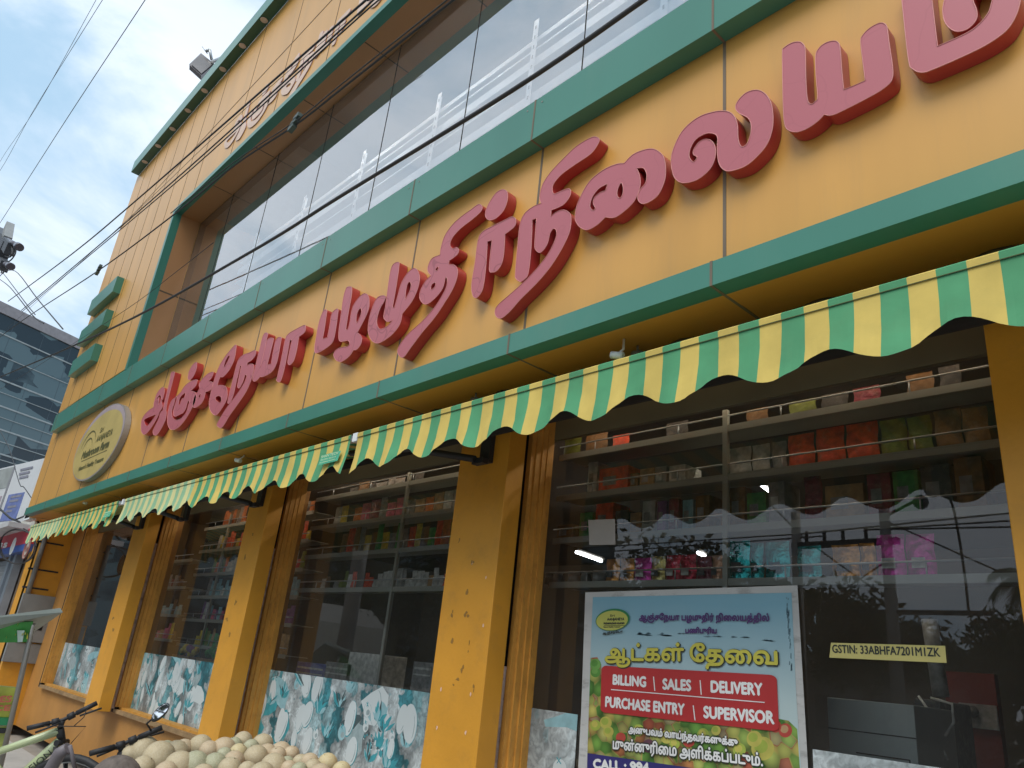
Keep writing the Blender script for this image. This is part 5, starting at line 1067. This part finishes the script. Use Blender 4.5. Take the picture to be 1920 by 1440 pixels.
# ================================================================= ACROSS THE STREET (mirrored in the shop windows)
LF=mat('foliage_dark',(.045,.075,.022),rough=.6,var=.5,vs=1.2); BK=mat('bark',(.12,.09,.06),rough=.9,var=.3,vs=6)
def tree(x,y,h,cr,label,seed,palm=False,nl=2600):
    r=random.Random(seed); t=thing('palm_tree' if palm else 'street_tree',label,'palm' if palm else 'tree',(x,y,0),None if palm else 'trees across the street')
    m=MB(); b=[Vector((x,y,0)),Vector((x+r.uniform(-.2,.2),y,h*.3)),Vector((x+r.uniform(-.4,.4),y,h*.62))]; m.tube(smooth(b,4),[.22-.11*i/8 for i in range(9)],8)
    top=b[-1]; cen=[]
    if palm:
        m.tube([top,top+Vector((0,0,h*.3))],[.12,.10],8); m.build('trunk',BK,t); top=top+Vector((0,0,h*.3)); m=MB()
        for k in range(15):
            a=2*math.pi*k/15+r.uniform(-.2,.2); e=r.uniform(-.1,1.0); pts=[]
            for j in range(9):
                s=j/8*cr; pts.append(top+Vector((math.cos(a)*s*math.cos(e*.6),math.sin(a)*s*math.cos(e*.6),s*math.sin(e)-(s/cr)**2*cr*.75)))
            for j in range(1,8):
                d_=(pts[j+1]-pts[j]).normalized(); sd=d_.cross(Vector((0,0,1))).normalized()
                for s_ in (-1,1):
                    for q in range(3):
                        o_=pts[j]+(pts[j+1]-pts[j])*(q/3); tip=o_+sd*s_*.42*(1-abs(j/8-.45))+d_*.25-Vector((0,0,.28)); m.add([o_,o_+d_*.09,tip],[(0,1,2)])
        m.build('crown',LF,t); return
    for k in range(11):
        a=r.uniform(0,6.28); c_=Vector((x+math.cos(a)*cr*r.uniform(.1,.8),y+math.sin(a)*cr*.8*r.uniform(.1,.8),h*r.uniform(.5,.92))); cen.append((c_,cr*r.uniform(.28,.5))); m.tube(smooth([top-Vector((0,0,h*.12*r.random())),(top+c_)/2+Vector((0,0,.2)),c_],3),[.09,.08,.07,.06,.04,.03,.02],6)
    m.build('trunk',BK,t); m=MB()
    for k in range(nl):
        c_,R=cen[r.randrange(len(cen))]; d_=Vector((r.gauss(0,1),r.gauss(0,1),r.gauss(0,.8))).normalized()*R*r.random()**.45; p=c_+d_
        u=Vector((r.uniform(-1,1),r.uniform(-1,1),r.uniform(-1,1))).normalized(); w=u.orthogonal().normalized(); s=r.uniform(.10,.22); m.add([p-u*s,p+w*s*.45,p+u*s,p-w*s*.45],[(0,1,2,3)])
    m.build('crown',LF,t)
tree(-21,-15.5,9.5,3.6,'tallest leafy tree across the street, mirrored left of the window post',1)
tree(-27,-17,10,3.8,'leafy tree across the street behind the tallest one',2)
tree(-16,-19,6.8,2.8,'mid height tree across the street',3)
tree(-11,-22,5.4,2.6,'low bushy tree mirrored under the lowest shelf of the right window',4)
tree(-6.5,-22,5.2,2.5,'low tree across the street, right of the bushy one',5)
tree(-36,-18,9,3.6,'far left tree across the street',6)
tree(-1.5,-23,5.8,2.8,'small tree opposite the right pillar',8)
tree(-6.6,-24,6.6,1.15,'palm tree mirrored at the right end of the lowest shelf',7,True)
r_=random.Random(77); m=MB()
for k in range(15000):
    x_=r_.uniform(-75,25); hh=4.6+.8*math.sin(x_*.31)+.5*math.sin(x_*.83+1)+(3.2 if x_<-15 else 0)*min(1,(-15-x_)/4 if x_<-15 else 0)
    p=Vector((x_,-29+r_.uniform(-1.5,1.5),hh*r_.random()**.7)); u=Vector((r_.uniform(-1,1),r_.uniform(-1,1),r_.uniform(-1,1))).normalized(); w=u.orthogonal().normalized(); q=r_.uniform(.25,.5); m.add([p-u*q,p+w*q*.6,p+u*q,p-w*q*.6],[(0,1,2,3)])
tag(m.build('far_wood',LF),'dense dark belt of trees far across the street','trees',kind='stuff')
def house(x0,x1,y,h,label,mt,gable=False,sd=0):
    t=thing('roadside_building',label,'building',((x0+x1)/2,y-3,0)); m=MB(); m.box(x0,x1,y-6,y,0,h); m.build('wall',mt,t)
    m=MB()
    n_=max(2,int((x1-x0)/1.8))
    for i in range(n_):
        xx_=x0+(x1-x0)*(i+.5)/n_; m.box(xx_-.4,xx_+.4,y+.002,y+.02,.9,2.1)
    m.build('window',mat('dark_opening',(.02,.02,.025),rough=.3),t)
    m=MB()
    if gable:
        n2=2
        for i in range(n2):
            a=x0+(x1-x0)*i/n2;b=x0+(x1-x0)*(i+1)/n2; mid=(a+b)/2
            m.add([(a,y,h),(b,y,h),(mid,y,h+1.1),(a,y-6,h),(b,y-6,h),(mid,y-6,h+1.1)],[(0,1,2),(5,4,3),(1,4,5,2),(0,2,5,3)])
    else: m.box(x0-.3,x1+.3,y-6.3,y+.5,h,h+.18)
    m.build('roof',mat('roof_tin',(.25,.24,.22),rough=.6),t)
HW=mat('cream_house_wall',(.50,.48,.42),rough=.8,dirt=.3)
house(-48,-40,-17,3.4,'pale twin gabled house across the street',HW,True)
house(-19,-10,-26,3.2,'low cream shop row across the street',mat('dim_shop_wall',(.20,.19,.17),rough=.8))
house(-8,4,-27,3.4,'green shuttered low building across the street',mat('green_shop_wall',(.06,.12,.09),rough=.8))
house(-36,-24,-26,4.2,'dark low building behind the trees across the street',mat('brown_shop_wall',(.12,.08,.06),rough=.8))
house(6,22,-24,5,'tall pale building across the street to the right',HW)
def upole(x,y,h,label,r=.14,tf=False):
    t=thing('utility_pole',label,'utility pole',(x,y,0)); m=MB(); m.tube([(x,y,0),(x,y,h)],[r,r*.7],10); m.build('pole',CON,t); return t
t=upole(-7.8,-15.8,7.2,'transformer pole across the street carrying the long crossarm',.17)
m=MB(); m.box(-10.3,-7.5,-15.9,-15.7,5.6,5.75); m.box(-8.6,-5.6,-15.9,-15.75,3.9,4.0)
for x_ in (-9.9,-9.4,-8.9,-8.3): m.tube([(x_,-15.8,5.75),(x_,-15.8,6.05)],.05,8)
m.tube([(-7.8,-15.8,6.3),(-6.9,-15.8,6.7)],.04,6); m.tube([(-7.8,-15.8,6.9),(-8.4,-15.8,7.2)],.05,6); m.ball((-6.9,-15.8,6.6),.18); m.ball((-6.6,-15.8,6.9),.2); m.tube(smooth([Vector((-6.5,-15.8,6.9)),Vector((-6.2,-15.8,6.5)),Vector((-6.1,-15.8,5)),Vector((-6.1,-15.8,4))]),.03,5)
m.build('crossarm',BLK,t)
upole(-10.2,-15.8,6.6,'second pole of the transformer pair across the street',.17)
m=MB()
for (x0,z0,x1,z1) in ((-40,6.5,-9.9,6.0),(-40,6.1,-9.4,5.9),(-9.9,6.0,15,7.5),(-8.3,6.0,15,6.6),(-8.3,6.0,15,5.6),(-12,8,-7.8,4.2),(-7.8,6.2,-2,3.6),(-7.8,5.2,-12,3.2)): m.tube([(x0,-15.8,z0),((x0+x1)/2,-15.8,(z0+z1)/2-.3),(x1,-15.8,z1)],.022,5,False)
tag(m.build('power_lines',WIRE),'bundle of power lines strung along the far side of the street','power line')
wp=upole(-15.5,-5.4,8,'pale concrete pole near the kerb mirrored in the second window',.2)
# ================================================================= SKY, SUN, CAMERA
W=bpy.data.worlds.new('World'); SC.world=W; W.use_nodes=True; t=W.node_tree; t.nodes.clear(); L=t.links.new
EL,AZ=52,160
out=N(t,'ShaderNodeOutputWorld'); bg=N(t,'ShaderNodeBackground'); L(bg.outputs[0],out.inputs[0])
sky=N(t,'ShaderNodeTexSky'); sky.sky_type='NISHITA'; sky.sun_disc=False; sky.sun_elevation=math.radians(EL); sky.sun_rotation=math.radians(AZ); sky.air_density=1.0; sky.dust_density=1.5
tc=N(t,'ShaderNodeTexCoord'); mp=N(t,'ShaderNodeMapping'); mp.inputs['Scale'].default_value=(1,1,2.2); mp.inputs['Location'].default_value=(.35,.1,.2); L(tc.outputs['Generated'],mp.inputs[0])
n1=N(t,'ShaderNodeTexNoise'); n1.inputs['Scale'].default_value=2.1; n1.inputs['Detail'].default_value=9; n1.inputs['Roughness'].default_value=.56; n1.inputs['Distortion'].default_value=.35; L(mp.outputs[0],n1.inputs[0])
mr=N(t,'ShaderNodeMapRange'); mr.interpolation_type='SMOOTHSTEP'; mr.inputs[1].default_value=.38; mr.inputs[2].default_value=.59; L(n1.outputs[0],mr.inputs[0])
n2=N(t,'ShaderNodeTexNoise'); n2.inputs['Scale'].default_value=4.5; n2.inputs['Detail'].default_value=6; L(mp.outputs[0],n2.inputs[0])
cc=N(t,'ShaderNodeMix',data_type='RGBA'); cc.inputs[6].default_value=(6.6,7.6,8.9,1); cc.inputs[7].default_value=(9.0,9.6,10.4,1); L(n2.outputs[0],cc.inputs[0])
bl=N(t,'ShaderNodeMix',data_type='RGBA'); bl.inputs[0].default_value=.9; bl.inputs[7].default_value=(4.0,5.9,7.7,1); L(sky.outputs[0],bl.inputs[6])
mx=N(t,'ShaderNodeMix',data_type='RGBA'); L(mr.outputs[0],mx.inputs[0]); L(bl.outputs[2],mx.inputs[6]); L(cc.outputs[2],mx.inputs[7]); L(mx.outputs[2],bg.inputs[0])
bg.inputs[1].default_value=.118
sl=bpy.data.lights.new('Sun','SUN'); sl.energy=2.0; sl.angle=math.radians(35); sl.color=(1,.95,.87); so=bpy.data.objects.new('Sun',sl); COL.objects.link(so)
az=math.radians(AZ); el=math.radians(EL); sd=Vector((math.sin(az)*math.cos(el),math.cos(az)*math.cos(el),math.sin(el)))
so.rotation_euler=sd.to_track_quat('Z','Y').to_euler(); so.location=(5,-20,30)
cd=bpy.data.cameras.new('Camera'); co=bpy.data.objects.new('Camera',cd); COL.objects.link(co)
cd.sensor_fit='HORIZONTAL'; cd.sensor_width=36; cd.lens=36*F/1920; cd.clip_start=.05; cd.clip_end=2000
X_=Vector((RX.x,RY.x,RZ.x)); Y_=Vector((RX.y,RY.y,RZ.y)); Z_=Vector((RX.z,RY.z,RZ.z))
M=Matrix((X_,Y_,Z_)).transposed().to_4x4(); M.translation=CAM; co.matrix_world=M
SC.camera=co
vs=SC.view_settings; vs.view_transform='Standard'; vs.look='None'; vs.exposure=.12; vs.gamma=1
SC.cycles.use_denoising=True; SC.cycles.max_bounces=8; SC.cycles.transparent_max_bounces=12; SC.cycles.caustics_reflective=False; SC.cycles.caustics_refractive=False; SC.cycles.sample_clamp_indirect=4
for o_ in list(COL.objects):
    if o_.type=='MESH' and not len(o_.data.polygons): print('EMPTY',o_.name)
